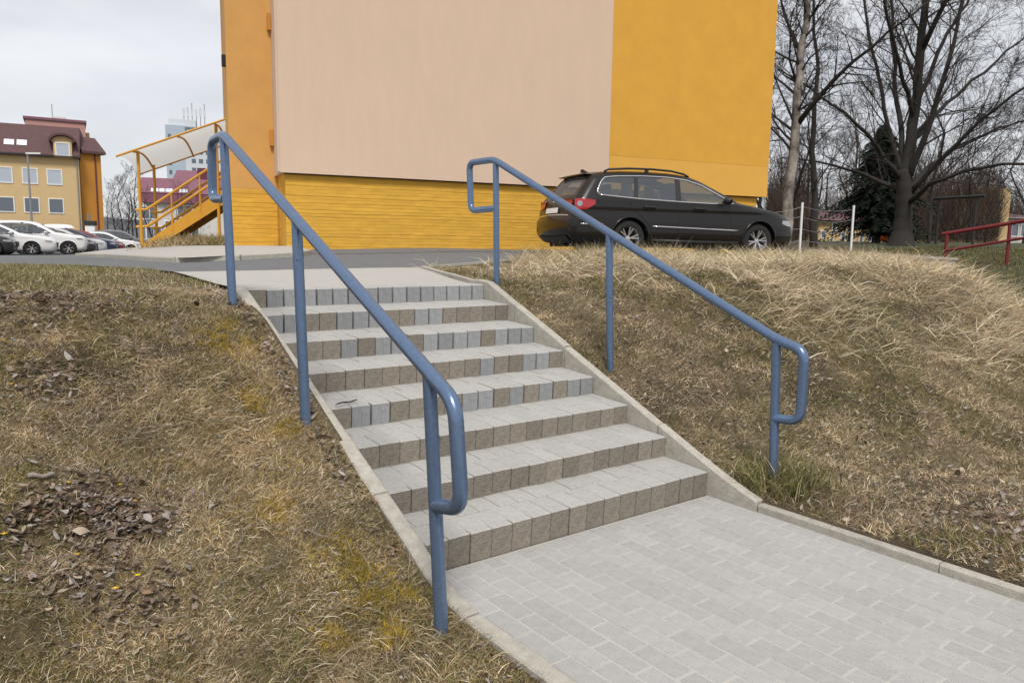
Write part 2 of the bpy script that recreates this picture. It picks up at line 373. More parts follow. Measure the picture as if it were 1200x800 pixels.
# ------------------------------------------------------------------ footpath with individual bricks
def brick_mesh(name, sx, sy, sz, ch, mats, side_mi=0, top_mi=0):
    """box with chamfered top edges, origin at the middle of the top"""
    m = MB(); hx, hy = sx/2, sy/2
    m.v += [(-hx, -hy, -sz), (hx, -hy, -sz), (hx, hy, -sz), (-hx, hy, -sz), (-hx, -hy, -ch), (hx, -hy, -ch), (hx, hy, -ch), (-hx, hy, -ch),
            (-hx+ch, -hy+ch, 0), (hx-ch, -hy+ch, 0), (hx-ch, hy-ch, 0), (-hx+ch, hy-ch, 0)]
    for i in range(4):
        j = (i+1) % 4
        m.m = side_mi; m.face([i, j, j+4, i+4]); m.m = top_mi; m.face([i+4, j+4, j+8, i+8])
    m.m = top_mi; m.face([8, 9, 10, 11]); m.m = side_mi; m.face([3, 2, 1, 0])
    return m.mesh(name, mats)
path_bed = MB(); path_bed.box(-.03, 2.03, -14, -.002, -.14, -.0038); path = path_bed.build('footpath', M_['sand']); tag(path, 'pale grey brick footpath at the foot of the steps', kind='structure')
BW, BL, J = .1, .222, .0065
bmesh_full = brick_mesh('paving_brick', BW-J, BL-J, .05, .0045, M_['paver'])
bmesh_half = brick_mesh('paving_half_brick', BW-J, BL/2-J, .05, .0045, M_['paver'])
far_v = MB()
for c in range(20):
    xx = c*BW+BW/2; y0 = -.012; first = True
    while y0 > -13.5:
        half = first and c % 2 == 1; first = False; ln = BL/2 if half else BL; yc = y0-ln/2; y0 -= ln
        if yc > -2.95:
            o = link('paving_brick', bmesh_half if half else bmesh_full, None, path)
            o.location = (xx+random.uniform(-.0012, .0012), yc+random.uniform(-.0015, .0015), random.uniform(-.0018, .0018))
            o.rotation_euler = (random.gauss(0, .006), random.gauss(0, .008), random.gauss(0, .004)+(math.pi if random.random() < .5 else 0))
        else:
            far_v.box(xx-BW/2+.003, xx+BW/2-.003, yc-ln/2+.003, yc+ln/2-.003, -.04, random.uniform(-.002, .002))
fb = far_v.build('paving_bricks', M_['paver'], path); tag(fb, kind='stuff')

# ------------------------------------------------------------------ the steps
stairs = empty('stairs', (0, 0, 0), 0, 'flight of eight concrete block steps between the two blue handrails', 'stairs')
core = MB()
for i in range(8): core.box(-.001, 2.001, i*STEP_D+.1, (i+1)*STEP_D+.12 if i < 7 else 7*STEP_D+.5, -.2+i*STEP_H*.8, (i+1)*STEP_H-.035 if i < 7 else TOPZ-.03)
for i in range(8):
    y0, y1 = i*STEP_D+.055, ((i+1)*STEP_D+.08 if i < 7 else 7*STEP_D+.3); za, zb_ = (i+1)*STEP_H-.0035, (i+1)*STEP_H-.0035+(0 if i == 7 else (y1-y0)*.0518)
    core.prism([(y0, za-.12), (y1, zb_-.12), (y1, zb_), (y0, za)], 0, .002, 1.998)
core.build('core', M_['sand'], stairs)
BK = STEP_W/16; SL = math.atan2(.018, STEP_D)
blk_b = brick_mesh('step_block_brown', BK-.005, .2, .17, .005, [M_['blockbrown'], M_['blocktop']], 0, 1)
blk_g = brick_mesh('step_block_grey', BK-.014, .2, .17, .008, [M_['blockgrey'], M_['blocktop']], 0, 1)
trd = brick_mesh('tread_brick', BK-.005, STEP_D-.2-.003+.02, .06, .0025, M_['blocktop'])
# which blocks of each step show a grey face (1 = grey), bottom step first
GREY = ['0'*16, '0'*16, '0'*16, '0110000110101011', '0000000000100110', '0001011011110111', '1100111001100000', '0111111111111111']
for i in range(8):
    for k in range(16):
        g = GREY[i][k] == '1'
        o = link('step_block', blk_g if g else blk_b, None, stairs)
        rec = random.uniform(-.003, .003) + (random.uniform(-.004, .006) if g else 0)
        o.location = (k*BK+BK/2, i*STEP_D+.1+rec, (i+1)*STEP_H+random.uniform(-.002, .002)+(.1*SL if i < 7 else 0))
        o.rotation_euler = (SL if i < 7 else 0, 0, random.gauss(0, .012 if g else .005))
    if i == 7: continue
    for k in range(17):
        x = k*BK
        o = link('tread_brick', trd, None, stairs)
        if k in (0, 16): o.scale = (.5, 1, 1); x = BK/4 if k == 0 else STEP_W-BK/4
        o.location = (x, i*STEP_D+.2+(STEP_D-.18)/2, (i+1)*STEP_H+.27*SL+random.uniform(-.002, .002)); o.rotation_euler = (SL, random.gauss(0, .004), random.gauss(0, .006))
# sloping side kerbs, laid in lengths
def kerb_strip(x0, x1, ys, top, bot, name, parent):
    for a, b in zip(ys[:-1], ys[1:]):
        e = .0055; ra = random.uniform(-.008, .008); m = MB(); n = 6; ch = .008
        P = []
        for t in np.linspace(0, 1, n):
            y = a+e+(b-a-2*e)*t; zt = top(y)+ra; zb = bot(y)
            P.append([(x0, y, zb), (x0, y, zt-ch), (x0+ch, y, zt), (x1-ch, y, zt), (x1, y, zt-ch), (x1, y, zb), (x0, y, zb)])
        m.grid(P); o0 = 0; m.face([0, 1, 2, 3, 4, 5][::1]); b0 = (n-1)*7; m.face([b0+5, b0+4, b0+3, b0+2, b0+1, b0])
        m.build(name, M_['kerb'], parent)
slope = STEP_H/STEP_D
ktop_r = lambda y: float(np.interp(y, [-.36, -.30, 0, 7*STEP_D, 7*STEP_D+.25], [.052, .066, STEP_H+.03, TOPZ+.035, TOPZ+.03]))
ktop_l = lambda y: float(np.interp(y, [-.45, -.2, 0, 7*STEP_D, 7*STEP_D+.25], [.012, .05, STEP_H+.008, TOPZ+.012, TOPZ+.012]))
kbot = lambda y: min(y*slope, TOPZ)-.35 if y > 0 else -.25
kerb_strip(2.002, 2.072, [-.36, .42, 1.37, 2.0, 2.66], ktop_r, kbot, 'kerb_slab', stairs)
kerb_strip(-.085, -.002, [-.45, .35, 1.3, 2.05, 2.62], ktop_l, kbot, 'kerb_slab', stairs)
# path kerbs
rk = empty('path_kerb', (2.04, -.4, 0), 0, 'raised concrete kerb between the brick path and the right bank', 'kerb')
for a in np.arange(-.365, -9, -1.0):
    m = MB(); m.prism([(2.004-2.04, -.25), (2.006-2.04, .036), (2.014-2.04, .044), (2.058-2.04, .044), (2.066-2.04, .036), (2.068-2.04, -.25)], 1, a-.995+.4, a+.4)
    m.build('kerb_stone', M_['kerb'], rk)
lk = empty('path_kerb', (-.04, -.45, 0), 0, 'flush concrete kerb with its outer face bared beside the leafy left bank', 'kerb')
for a in np.arange(-.455, -9, -1.0):
    m = MB(); m.prism([(-.085+.04, -.3), (-.083+.04, .0), (-.075+.04, .009), (-.012+.04, .009), (-.003+.04, .002), (-.002+.04, -.3)], 1, a-.995+.45, a+.45)
    m.build('kerb_stone', M_['kerb'], lk)
# thin kerb round the landing on the right
lk2 = empty('landing_kerb', (2.06, 2.66, TOPZ), 0, 'thin pale kerb edging the landing and the grass beside it', 'kerb')
kp = [(2.045, 2.67), (2.5, 3.75), (3.17, 5.5), (4.0, 5.78), (5.0, 6.08), (6.0, 6.22)]
for (a, b) in zip(kp[:-1], kp[1:]):
    d = Vector((b[0]-a[0], b[1]-a[1])).normalized(); nrm = Vector((-d.y, d.x))*.03; m = MB(); P = []
    for t in np.linspace(.004, .996, 6):
        c = Vector(a)+(Vector(b)-Vector(a))*t; zt = max(float(landz(c.x, c.y)) if c.y < 5.45 else 0, float(roadz(c.x, c.y)))+.025
        l = c+nrm; r_ = c-nrm; P.append([(l.x-2.06, l.y-2.66, -.2), (l.x-2.06, l.y-2.66, zt-TOPZ), (r_.x-2.06, r_.y-2.66, zt-TOPZ), (r_.x-2.06, r_.y-2.66, -.2)])
    m.grid(P); m.face([0, 1, 2, 3]); m.face([23, 22, 21, 20]); m.build('kerb_stone', M_['kerb'], lk2)

# ------------------------------------------------------------------ blue handrails
def rounded(pts, r, n=5):
    pts = [Vector(p) for p in pts]; out = [pts[0]]
    for i in range(1, len(pts)-1):
        a, p, b = pts[i-1], pts[i], pts[i+1]; da = (a-p); db = (b-p); k = min(r, da.length*.45, db.length*.45); A = p+da.normalized()*k; B = p+db.normalized()*k
        for j in range(n+1): t = j/n; out.append(A*(1-t)**2+p*2*t*(1-t)+B*t*t)
    out.append(pts[-1]); return out
def handrail(xp, posts, railpx, label, nudge=0):
    base = on_plane(*posts[-1][1], 0, xp)
    root = empty('handrail', base, 0, label, 'handrail', 'blue tube handrails of the steps'); b = Vector(base)
    P = [Vector(on_plane(px, py, 0, xp)) for px, py in railpx]
    m = MB(); m.tube([p-b for p in rounded(P, .075, 7)], .0295, 20); r_ = m.build('top_rail', M_['rail'], root); auto_smooth(r_, 60)
    for (t, bt) in posts:
        T = Vector(on_plane(*t, 0, xp)); B = Vector(on_plane(*bt, 0, xp)); d = (B-T); gz = Hf(B.x, B.y); k = (gz-.12-T.z)/d.z; B2 = T+d*k
        m = MB(); m.tube([T-b, B2-b], .0275, 20); o = m.build('post', M_['rail'], root); auto_smooth(o, 60)
    return root
hl = handrail(-.2, [((262, 160), (272, 346)), ((347.5, 258), (358, 493)), ((503, 440), (517, 733))],
         [(264, 233), (249, 233), (248, 166), (262, 158), (533, 471), (541, 596), (512, 592)], 'blue tube handrail standing on the left bank beside the leaf litter')
hr = handrail(2.3, [((581, 190), (582, 336)), ((714, 275), (715, 438)), ((910, 401), (906, 562))],
         [(582, 244), (552, 247), (550, 191), (579, 187), (911, 398), (943, 411), (938, 493), (908, 490)], 'blue tube handrail on the right bank in front of the dark car')

# ------------------------------------------------------------------ the apartment block
b0 = at_depth(337, 293, 13.6); BZ = float(roadz(b0[0], b0[1]))-.05
bld = empty('apartment_building', (b0[0], b0[1], 0), R(-13), 'tall apartment block gable in pale pink and yellow over a striped yellow plinth', 'building')
GW, GH, PB = 10.85, 13.5, 2.745
m = MB(); m.box(-.10, 6.68, 0, .16, PB, GH); m.build('pink_panel', M_['pink'], bld)
m = MB(); m.box(6.683, GW+.2, 0, .16, 3.45, GH); m.build('yellow_panel', M_['yellow'], bld)
m = MB(); m.box(6.683, GW+.2, 0, .16, PB, 3.447); m.build('yellow_panel', M_['yellowlow'], bld)
m = MB(); m.box(-.06, GW+.16, .163, 5.3, PB+.02, GH-.05); m.build('wall', M_['pink'], bld)
m = MB(); m.box(-.135, -.103, -.004, .3, PB+.01, GH); m.build('corner_trim', M_['pink'], bld)
m = MB(); m.box(-.02, GW+.08, .06, .165, PB-.02, PB+.05); m.build('overhang_shade', M_['dark'], bld)  # dark strip added as the shadow below the panel overhang
# plinth faced in narrow wavy courses: real relief
def courses(x0, x1, y, z0, z1, n, nx=60, amp=.014):
    mb = MB(); P = []
    hs = (z1-z0)/n; zs = []
    for k in range(n): zs += [(z0+k*hs, -.0), (z0+k*hs+.1*hs, 1.0), (z0+k*hs+.55*hs, .8), (z0+k*hs+.93*hs, .35)]
    zs.append((z1, 0))
    ph = [random.uniform(0, 6.28) for _ in range(n+1)]; wb = [random.uniform(.3, 1.2) for _ in range(n+1)]
    for i in range(nx+1):
        x = x0+(x1-x0)*i/nx; row = []
        for j, (z, o) in enumerate(zs):
            k = min(j//4, n); wav = (.006*math.sin(x*1.7+ph[k])+.003*math.sin(x*7+ph[k]*2))*(1 if 0 < j < len(zs)-1 else 0)
            row.append((x, y-o*amp*wb[k], z+wav))
        P.append(row)
    return mb.grid(P)
pl = courses(0, GW-.02, .10, BZ-.2, PB+.03, 27, 110, .0055).build('plinth', M_['plinth'], bld)
for a, b in ((0, -.0), ):
    m = MB(); m.box(0.002, GW-.022, .105, 5.2, BZ-.6, PB+.015); m.build('plinth_wall', M_['plinth'], bld)
m = MB(); m.box(.0, GW-.03, .03, .11, BZ-.3, BZ+.045); m.build('base_course', M_['dark'], bld)
# set-back wing at the left
WP = 2.50
m = MB(); m.box(-.87, .0, 1.22, 2.0, WP, GH); m.build('wing_wall', M_['wing'], bld)
wp = courses(-.865, -.02, 1.20, BZ-.25, WP, 17, 16, .006).build('wing_plinth', M_['plinth'], bld)
m = MB(); m.box(-.86, -.001, 1.215, 1.99, BZ-.6, WP-.005); m.build('plinth_wall', M_['plinth'], bld)
m = MB(); m.box(-.94, -.872, 1.3, 1.42, 4.75, 4.95); m.build('wall_bracket', M_['dark'], bld)
for z in (3.33, 5.45):
    m = MB(); m.box(-.13, -.065, 1.13, 1.218, z, z+.30); m.build('vent_box', M_['orange'], bld)
m = MB(); m.box(-.05, 11.2, 5.302, 17, BZ-.5, GH-.01); m.build('rear_wall', M_['wing'], bld)
m = MB(); m.box(-1, 11.8, -.1, 17.2, GH, GH+.25); m.build('roof_slab', M_['concrete'], bld)
for i in range(6):     # facade windows on the long right side (seen only from a step aside)
    for k in range(3):
        f = MB(); f.box(GW+.2, GW+.24, 1.2+2.6*i, 2.7+2.6*i, 4.0+2.8*k, 5.4+2.8*k); fo = f.build('window', M_['frame'], bld)
        f = MB(); f.box(GW+.241, GW+.25, 1.3+2.6*i, 2.6+2.6*i, 4.1+2.8*k, 5.3+2.8*k); f.build('pane', M_['glassfar'], fo)
m = MB(); m.box(GW-.02, GW+.2, 5.3, 17, BZ-.5, GH); m.build('side_wall', M_['yellow'], bld)

# ------------------------------------------------------------------ covered metal stair by the wing
s0 = at_depth(167, 293, 19.5); sz = float(pavz(s0[0], s0[1]))
st = empty('metal_stair', (s0[0], s0[1], sz), R(-23), 'yellow metal outdoor stair with railings climbing to the block entrance', 'stairs')
RUN, RISE, SW = 1.95, 1.42, 1.75
def sl(s): return max(0, (s-.15))/RUN*RISE
for yy in (0, SW):
    m = MB(); m.prism([(.02, -.02), (.3, -.02), (2.45, RISE+.02), (2.45, RISE+.24), (2.1, RISE+.18), (.12, .16), (.02, .1)], 1, yy-.025, yy+.025); m.build('stringer', M_['stairyel'], st)
for i in range(9):
    m = MB(); m.box(.15+i*.215, .15+i*.215+.27, .03, SW-.03, (i+1)*.152-.03, (i+1)*.152); m.build('step', M_['steel'], st)
    m = MB(); m.box(.15+i*.215+.005, .15+i*.215+.02, .03, SW-.03, i*.152, (i+1)*.152-.031); m.build('riser', M_['stairyel'], st)
m = MB(); m.box(2.1, 3.1, .03, SW-.03, RISE-.12, RISE-.02); m.build('platform', M_['steel'], st)
for yy in (-.02, SW+.02):
    for off in (.95, .52):
        m = MB(); m.tube([(-.12, yy, off+.0), (.15, yy, off+.02), (2.12, yy, off+RISE), (3.0, yy, off+RISE)], .035, 8); m.build('rail', M_['stairyel'], st)
    for s in (.02, .75, 1.45, 2.12):
        if s > .1:
            m = MB(); m.tube([(s, yy, sl(s)), (s, yy, sl(s)+.95)], .022, 8); m.build('baluster', M_['stairyel'], st)
can = empty('stair_canopy', (s0[0], s0[1], sz), R(-23), 'milky sheet canopy on yellow posts sloping up over the metal stair', 'canopy')
def cz(s): return 2.42+.40*s
def cp(s, t): return (s, -.25+2.35*t, cz(s)+.02+.16*math.sin(math.pi*t)-.24*t)
m = MB()
m.grid([[cp(s, t) for t in np.linspace(0, 1, 10)] for s in np.linspace(-.46, 2.6, 14)]); o = m.build('sheet', M_['poly'], can, True)
for t in (0, 1):
    m = MB(); m.tube([cp(s, t) for s in (-.46, 1, 2.6)], .028, 8); m.build('edge_bar', M_['stairyel'], can)
for s in (-.05, 1.0, 1.9):
    m = MB(); m.tube([(cp(s, t)[0], cp(s, t)[1], cp(s, t)[2]-.035) for t in np.linspace(0, 1, 9)], .026, 8); m.build('arch', M_['stairyel'], can)
for s, yy, zb in ((.0, -.02, 0), (.0, SW+.05, 0), (1.9, -.05, 0), (1.9, SW+.05, 0)):
    t = (yy+.25)/2.35; m = MB(); m.tube([(s, yy, zb-.05), (s, yy, cp(s, t)[2]-.03)], .04, 8); m.build('post', M_['stairyel'], can)

# ------------------------------------------------------------------ cars
def car_spec(**k):
    s = dict(top=[(-1.10, .52), (-1.095, .62), (-1.04, .70), (-1.02, .84), (-.985, .98), (-.93, 1.05), (-.80, 1.22), (-.655, 1.395), (-.62, 1.43), (-.45, 1.465), (0, 1.50), (.5, 1.513), (.95, 1.503), (1.3, 1.465),
                  (1.55, 1.385), (1.95, 1.19), (2.27, 1.015), (2.5, .975), (2.9, .915), (3.25, .845), (3.46, .765), (3.57, .67), (3.635, .54), (3.645, .45)],
             bot=[(-1.10, .50), (-1.07, .36), (-.97, .27), (-.7, .22), (0, .20), (2.7, .19), (3.3, .18), (3.52, .21), (3.62, .32), (3.645, .44)],
             dlo=[(-.57, 1.06), (-.60, 1.12), (-.52, 1.27), (-.43, 1.365), (-.2, 1.395), (.3, 1.42), (.8, 1.42), (1.2, 1.385), (1.5, 1.305), (1.85, 1.13), (2.12, .985), (1.6, .975), (1.0, .985), (.2, 1.01), (-.3, 1.04)],
             pillars=[((.12, 1.02), (.20, 1.42), .07), ((.97, .985), (1.03, 1.415), .10)], belt=.97, wb=2.709, wr=.325, hw=.905, rear=(5, 7), wind=(13, 16), sc=1.0)
    s.update(k); return s
def make_car(name, paint, spec, res, label, group=None, detail=True, handle=True):
    root = empty(name, (0, 0, 0), 0, label, 'car', group)
    T = np.array(spec['top']); B = np.array(spec['bot']); hw = spec['hw']; WR = spec['wr']; wbx = spec['wb']
    xmin, xmax = T[0, 0], T[-1, 0]
    def smooth_chain(C, n):
        d = np.r_[0, np.cumsum(np.hypot(*np.diff(C, axis=0).T))]; s = np.linspace(0, d[-1], n); p = np.stack([np.interp(s, d, C[:, 0]), np.interp(s, d, C[:, 1])], -1)
        for _ in range(max(1, n//60)): p[1:-1] = (p[:-2]+2*p[1:-1]+p[2:])/4
        return p
    top = smooth_chain(T, 240); bot = smooth_chain(B, 160)
    ztop = lambda x: np.interp(x, top[:, 0], top[:, 1]); zbot = lambda x: np.interp(x, bot[:, 0], bot[:, 1])
    loop = np.concatenate([top, bot[::-1]])
    FR = .13
    belt = spec['belt']
    def W(x, z):
        w = hw-.10*np.clip((-.2-x)/.9, 0, 1)**2-.20*np.clip((x-(wbx+.1))/.85, 0, 1)**2.2
        w = w-np.clip(z-belt, 0, 1)*.46-np.clip(.42-z, 0, 1)**1.3*.35-.018*np.clip((z-.62)/.25, 0, 1)+.012*np.exp(-((z-.86)/.04)**2)
        return w
    def dist(x, z):
        x = np.asarray(x); z = np.asarray(z); d = np.full(x.shape, 9.)
        for k in range(0, len(loop), 1): d = np.minimum(d, (x-loop[k, 0])**2+(z-loop[k, 1])**2)
        return np.sqrt(d)
    def yside(x, z, exact=False):
        d = np.clip(dist(x, z)/FR, 0, 1); d = np.where(exact, 0, d)
        return W(x, z)-FR*.75*(1-np.sqrt(np.clip(1-(1-d)**2, 0, 1)))
    def inpoly(px, pz, poly):
        c = np.zeros(px.shape, bool); n = len(poly); j = n-1
        for i in range(n):
            xi, zi = poly[i]; xj, zj = poly[j]
            c ^= ((zi > pz) != (zj > pz)) & (px < (xj-xi)*(pz-zi)/(zj-zi+1e-12)+xi); j = i
        return c
    nx, nz_ = res
    u = np.linspace(0, 1, nx); xs = xmin+(xmax-xmin)*(u-.10*np.sin(2*math.pi*u)/(2*math.pi)*4)
    t = np.linspace(0, 1, nz_); zt, zb = ztop(xs), zbot(xs)
    Xg = np.repeat(xs[:, None], nz_, 1); Zg = zb[:, None]+(zt-zb)[:, None]*t[None]
    Yg = yside(Xg, Zg); Yg[:, 0] = yside(Xg[:, 0], Zg[:, 0], True); Yg[:, -1] = yside(Xg[:, -1], Zg[:, -1], True); Yg[0] = yside(Xg[0], Zg[0], True); Yg[-1] = yside(Xg[-1], Zg[-1], True)
    cx = (Xg[:-1, :-1]+Xg[1:, 1:]+Xg[1:, :-1]+Xg[:-1, 1:])/4; czz = (Zg[:-1, :-1]+Zg[1:, 1:]+Zg[1:, :-1]+Zg[:-1, 1:])/4
    arch = ((cx**2+(czz-WR)**2) < (WR+.045)**2) | (((cx-wbx)**2+(czz-WR)**2) < (WR+.045)**2)
    win = inpoly(cx, czz, spec['dlo'])
    keep = ~(arch | win)
    ids = np.arange(nx*nz_).reshape(nx, nz_); Q = np.stack([ids[:-1, :-1], ids[1:, :-1], ids[1:, 1:], ids[:-1, 1:]], -1)
    for s, nm in ((-1, 'body_side'), (1, 'body_side')):
        V = np.stack([Xg, s*Yg, Zg], -1).reshape(-1, 3); F = Q[keep]; F = F if s < 0 else F[:, ::-1]
        link(nm, arrays_mesh(nm, V, F, None, None, paint, True), None, root)
    # centre skin over hood, screens, roof and tail
    chain = np.concatenate([bot[:40:4][::-1][:-1], top[::2], bot[::-1][:30:3]]) if detail else np.concatenate([bot[:40:8][::-1][:-1], top[::4], bot[::-1][:30:6]])
    wch = yside(chain[:, 0], chain[:, 1], True)
    d = np.gradient(chain, axis=0); nrm = np.stack([-d[:, 1], d[:, 0]], -1); nrm /= np.linalg.norm(nrm, axis=1)[:, None]
    K = np.linspace(-1, 1, 17); crown = np.where(chain[:, 0] > 3.2, .10, np.where((chain[:, 1] < 1.0) & (chain[:, 0] < -.8), .07, .035)); crown = np.convolve(np.pad(crown, 4, 'edge'), np.ones(9)/9, 'valid')
    off = crown[:, None]*(1-K[None]**2)
    V = np.stack([chain[:, 0:1]+nrm[:, 0:1]*off, wch[:, None]*K[None]+0*off, chain[:, 1:2]+nrm[:, 1:2]*off], -1)
    nc = len(chain); ids = np.arange(nc*17).reshape(nc, 17); Q2 = np.stack([ids[:-1, :-1], ids[:-1, 1:], ids[1:, 1:], ids[1:, :-1]], -1)
    mx_, mz_ = (chain[:-1, 0]+chain[1:, 0])/2, (chain[:-1, 1]+chain[1:, 1])/2
    rw0, rw1 = T[spec['rear'][0]], T[spec['rear'][1]]; ww0, ww1 = T[spec['wind'][0]], T[spec['wind'][1]]
    isr = (mx_ > rw0[0]-.001) & (mx_ < rw1[0]) & (mz_ > rw0[1]) & (mz_ < rw1[1]+.001); isw = (mx_ > ww0[0]) & (mx_ < ww1[0]) & (mz_ > ww1[1]-.01)
    cell = np.ones((nc-1, 16), bool); gl = (isr | isw)[:, None] & (np.abs((K[:-1]+K[1:])/2) < .93)[None]
    link('body_top', arrays_mesh('body_top', V.reshape(-1, 3), Q2[~gl], None, None, paint, True), None, root)
    for sel, nm in ((isr, 'rear_window'), (isw, 'windscreen')):
        if sel.any():
            V2 = V-np.concatenate([nrm[:, None, 0:1], 0*nrm[:, None, 0:1], nrm[:, None, 1:2]], -1)*.008
            F = Q2[sel]; o = link(nm, arrays_mesh(nm, V2.reshape(-1, 3), F.reshape(-1, 4), None, None, M_['carglass'], True), None, root)
            us = np.unique(F)
    P3 = lambda x, z, s, o=0.0: (x, s*(float(yside(np.array(x), np.array(z)))+o), z)
    for s in (-1, 1):
        # glass
        px = np.linspace(min(p[0] for p in spec['dlo'])-.03, max(p[0] for p in spec['dlo'])+.03, 46); pz = np.linspace(min(p[1] for p in spec['dlo'])-.03, max(p[1] for p in spec['dlo'])+.02, 16)
        A, Bz = np.meshgrid(px, pz, indexing='ij'); c = np.array(spec['dlo']).mean(0); big = [(c[0]+(p[0]-c[0])*1.02, c[1]+(p[1]-c[1])*1.08) for p in spec['dlo']]
        Bc = np.minimum(Bz, ztop(A)-.05); yy = yside(A, Bc)-.010; ii = np.arange(A.size).reshape(A.shape); q = np.stack([ii[:-1, :-1], ii[1:, :-1], ii[1:, 1:], ii[:-1, 1:]], -1)
        k_ = inpoly((A[:-1, :-1]+A[1:, 1:])/2, (Bz[:-1, :-1]+Bz[1:, 1:])/2, big)
        F = q[k_] if s < 0 else q[k_][:, ::-1]
        link('side_window', arrays_mesh('side_window', np.stack([A, s*yy, Bc], -1).reshape(-1, 3), F, None, None, M_['carglass'], True), None, root)
        dl = np.array(spec['dlo']+spec['dlo'][:1]); pts = [P3(p[0], p[1], s, .002) for p in resample(dl, 90 if detail else 40)]
        m = MB(); m.tube(pts, .0125, 6); m.build('window_trim', M_['chrome'] if detail else M_['blackplastic'], root, True)
        for (a, b, wd) in spec['pillars']:
            m = MB(); G = []
            for tt in np.linspace(-.02, 1.0, 10):
                x = a[0]+(b[0]-a[0])*tt; z = a[1]+(b[1]-a[1])*tt; G.append([P3(x-wd/2, z, s, -.004), P3(x-wd/2, z, s, .003), P3(x+wd/2, z, s, .003), P3(x+wd/2, z, s, -.004)])
            m.grid(G); m.build('pillar', M_['blackplastic'], root)
        # arches and wheels
        for wx in (0, wbx):
            ang = np.linspace(R(-18), R(198), 26); ar = WR+.045
            m = MB(); m.tube([P3(wx+ar*math.cos(a), max(WR+ar*math.sin(a), .21), s, .004) for a in ang], .016, 6); m.build('arch_lip', paint, root, True)
            m = MB(); m.grid([[(wx+(ar+.005)*math.cos(a), s*yv, WR+(ar+.005)*math.sin(a)) for yv in (hw-.06, hw-.2, hw-.34)] for a in ang]); m.build('wheel_arch', M_['under'], root)
            m = MB(); m.prism([(wx+(ar+.004)*math.cos(a), WR+(ar+.004)*math.sin(a)) for a in np.linspace(R(-15), R(195), 16)], 1, s*(hw-.36), s*(hw-.345)); m.build('arch_back', M_['under'], root)
            m = MB(); yo = s*(hw-.045); yi = s*(hw-.26); rr = WR
            m.lathe([(rr*.62, yo), (rr*.66, yo+s*.006), (rr*.8, yo+s*.010), (rr*.94, yo+s*.002), (rr, yo-s*.03), (rr, yi+s*.03), (rr*.92, yi), (rr*.6, yi)], (wx, WR), 36); wh = m.build('wheel', M_['tyre'], root, True)
            m = MB(); m.lathe([(rr*.655, yo+s*.004), (rr*.63, yo), (rr*.60, yo-s*.02), (rr*.59, yo-s*.14)], (wx, WR), 36); m.build('rim', M_['rim'], wh, True)
            m = MB(); m.lathe([(0.0, yo-s*.10), (rr*.6, yo-s*.10)], (wx, WR), 20); m.build('brake_disc', M_['under'], wh)
            ns = 6 if detail else 6; m = MB()
            for k in range(ns):
                a = 2*math.pi*k/ns+.2
                for da, ww in ((-.16, .011), (.16, .011)):
                    c, sn = math.cos(a), math.sin(a); c2, s2 = math.cos(a+da), math.sin(a+da); r0, r1 = rr*.12, rr*.62; y0, y1 = yo-s*.032, yo-s*.008
                    b_ = len(m.v); t0 = (-sn*ww*.8, c*ww*.8); t1_ = (-s2*ww, c2*ww)
                    for (rx, yv, tt, cc, sss) in ((r0, y0, t0, c, sn), (r1, y1, t1_, c2, s2)):
                        m.v += [(wx+rx*cc+tt[0], yv, WR+rx*sss+tt[1]), (wx+rx*cc-tt[0], yv, WR+rx*sss-tt[1]), (wx+rx*cc-tt[0], yv-s*.03, WR+rx*sss-tt[1]), (wx+rx*cc+tt[0], yv-s*.03, WR+rx*sss+tt[1])]
                    for f in ((0, 1, 5, 4), (1, 2, 6, 5), (2, 3, 7, 6), (3, 0, 4, 7)): m.face([b_+i for i in f])
            m.lathe([(0, yo-s*.022), (rr*.13, yo-s*.024), (rr*.16, yo-s*.04)], (wx, WR), 14); m.build('spokes', M_['rim'], wh)
        # headlight and mirror
        xh = xmax-.2; zh = float(ztop(xh))-.10
        m = MB(); m.grid([[P3(x, z, s, .006) for z in np.linspace(zh-.055+.25*max(0, xh-.05-x), min(zh+.045, float(ztop(x))-.03), 6)] for x in np.linspace(xh-.20, xh+.10, 8)]); m.build('headlight', M_['lampglass'], root, True)
        bx = max(p[0] for p in spec['dlo'])-.20; bz = belt+.035; yb = float(yside(np.array(bx), np.array(bz)))
        m = MB(); m.grid([[(bx+a*.085*math.sqrt(max(0, 1-tt*tt)), s*(yb+.115+tt*.10), bz+.02+b_*.068*math.sqrt(max(0, 1-tt*tt*.9))) for (a, b_) in [(math.cos(q_), math.sin(q_)) for q_ in np.linspace(0, 2*math.pi, 13)]] for tt in np.linspace(-.98, .98, 8)]); mo = m.build('mirror', paint if not detail else M_['blackplastic'], root, True)
        m = MB(); m.box(bx-.03, bx+.03, min(s*(yb-.02), s*(yb+.06)), max(s*(yb-.02), s*(yb+.06)), bz-.02, bz+.02); m.build('mirror_arm', M_['blackplastic'], mo)
    # underside and interior
    m = MB(); m.box(xmin+.2, xmax-.25, -hw+.36, hw-.36, .17, .30); m.box(.42, wbx-.42, -hw+.1, hw-.1, .19, .30); m.build('underbody', M_['under'], root)
    m = MB(); m.box(xmin+.25, wbx-.55, -hw+.2, hw-.2, .55, .62); m.build('cabin_floor', M_['under'], root)
    m = MB(); m.box(wbx-.85, wbx-.55, -hw+.16, hw-.16, .6, belt-.02); m.build('dashboard', M_['under'], root)
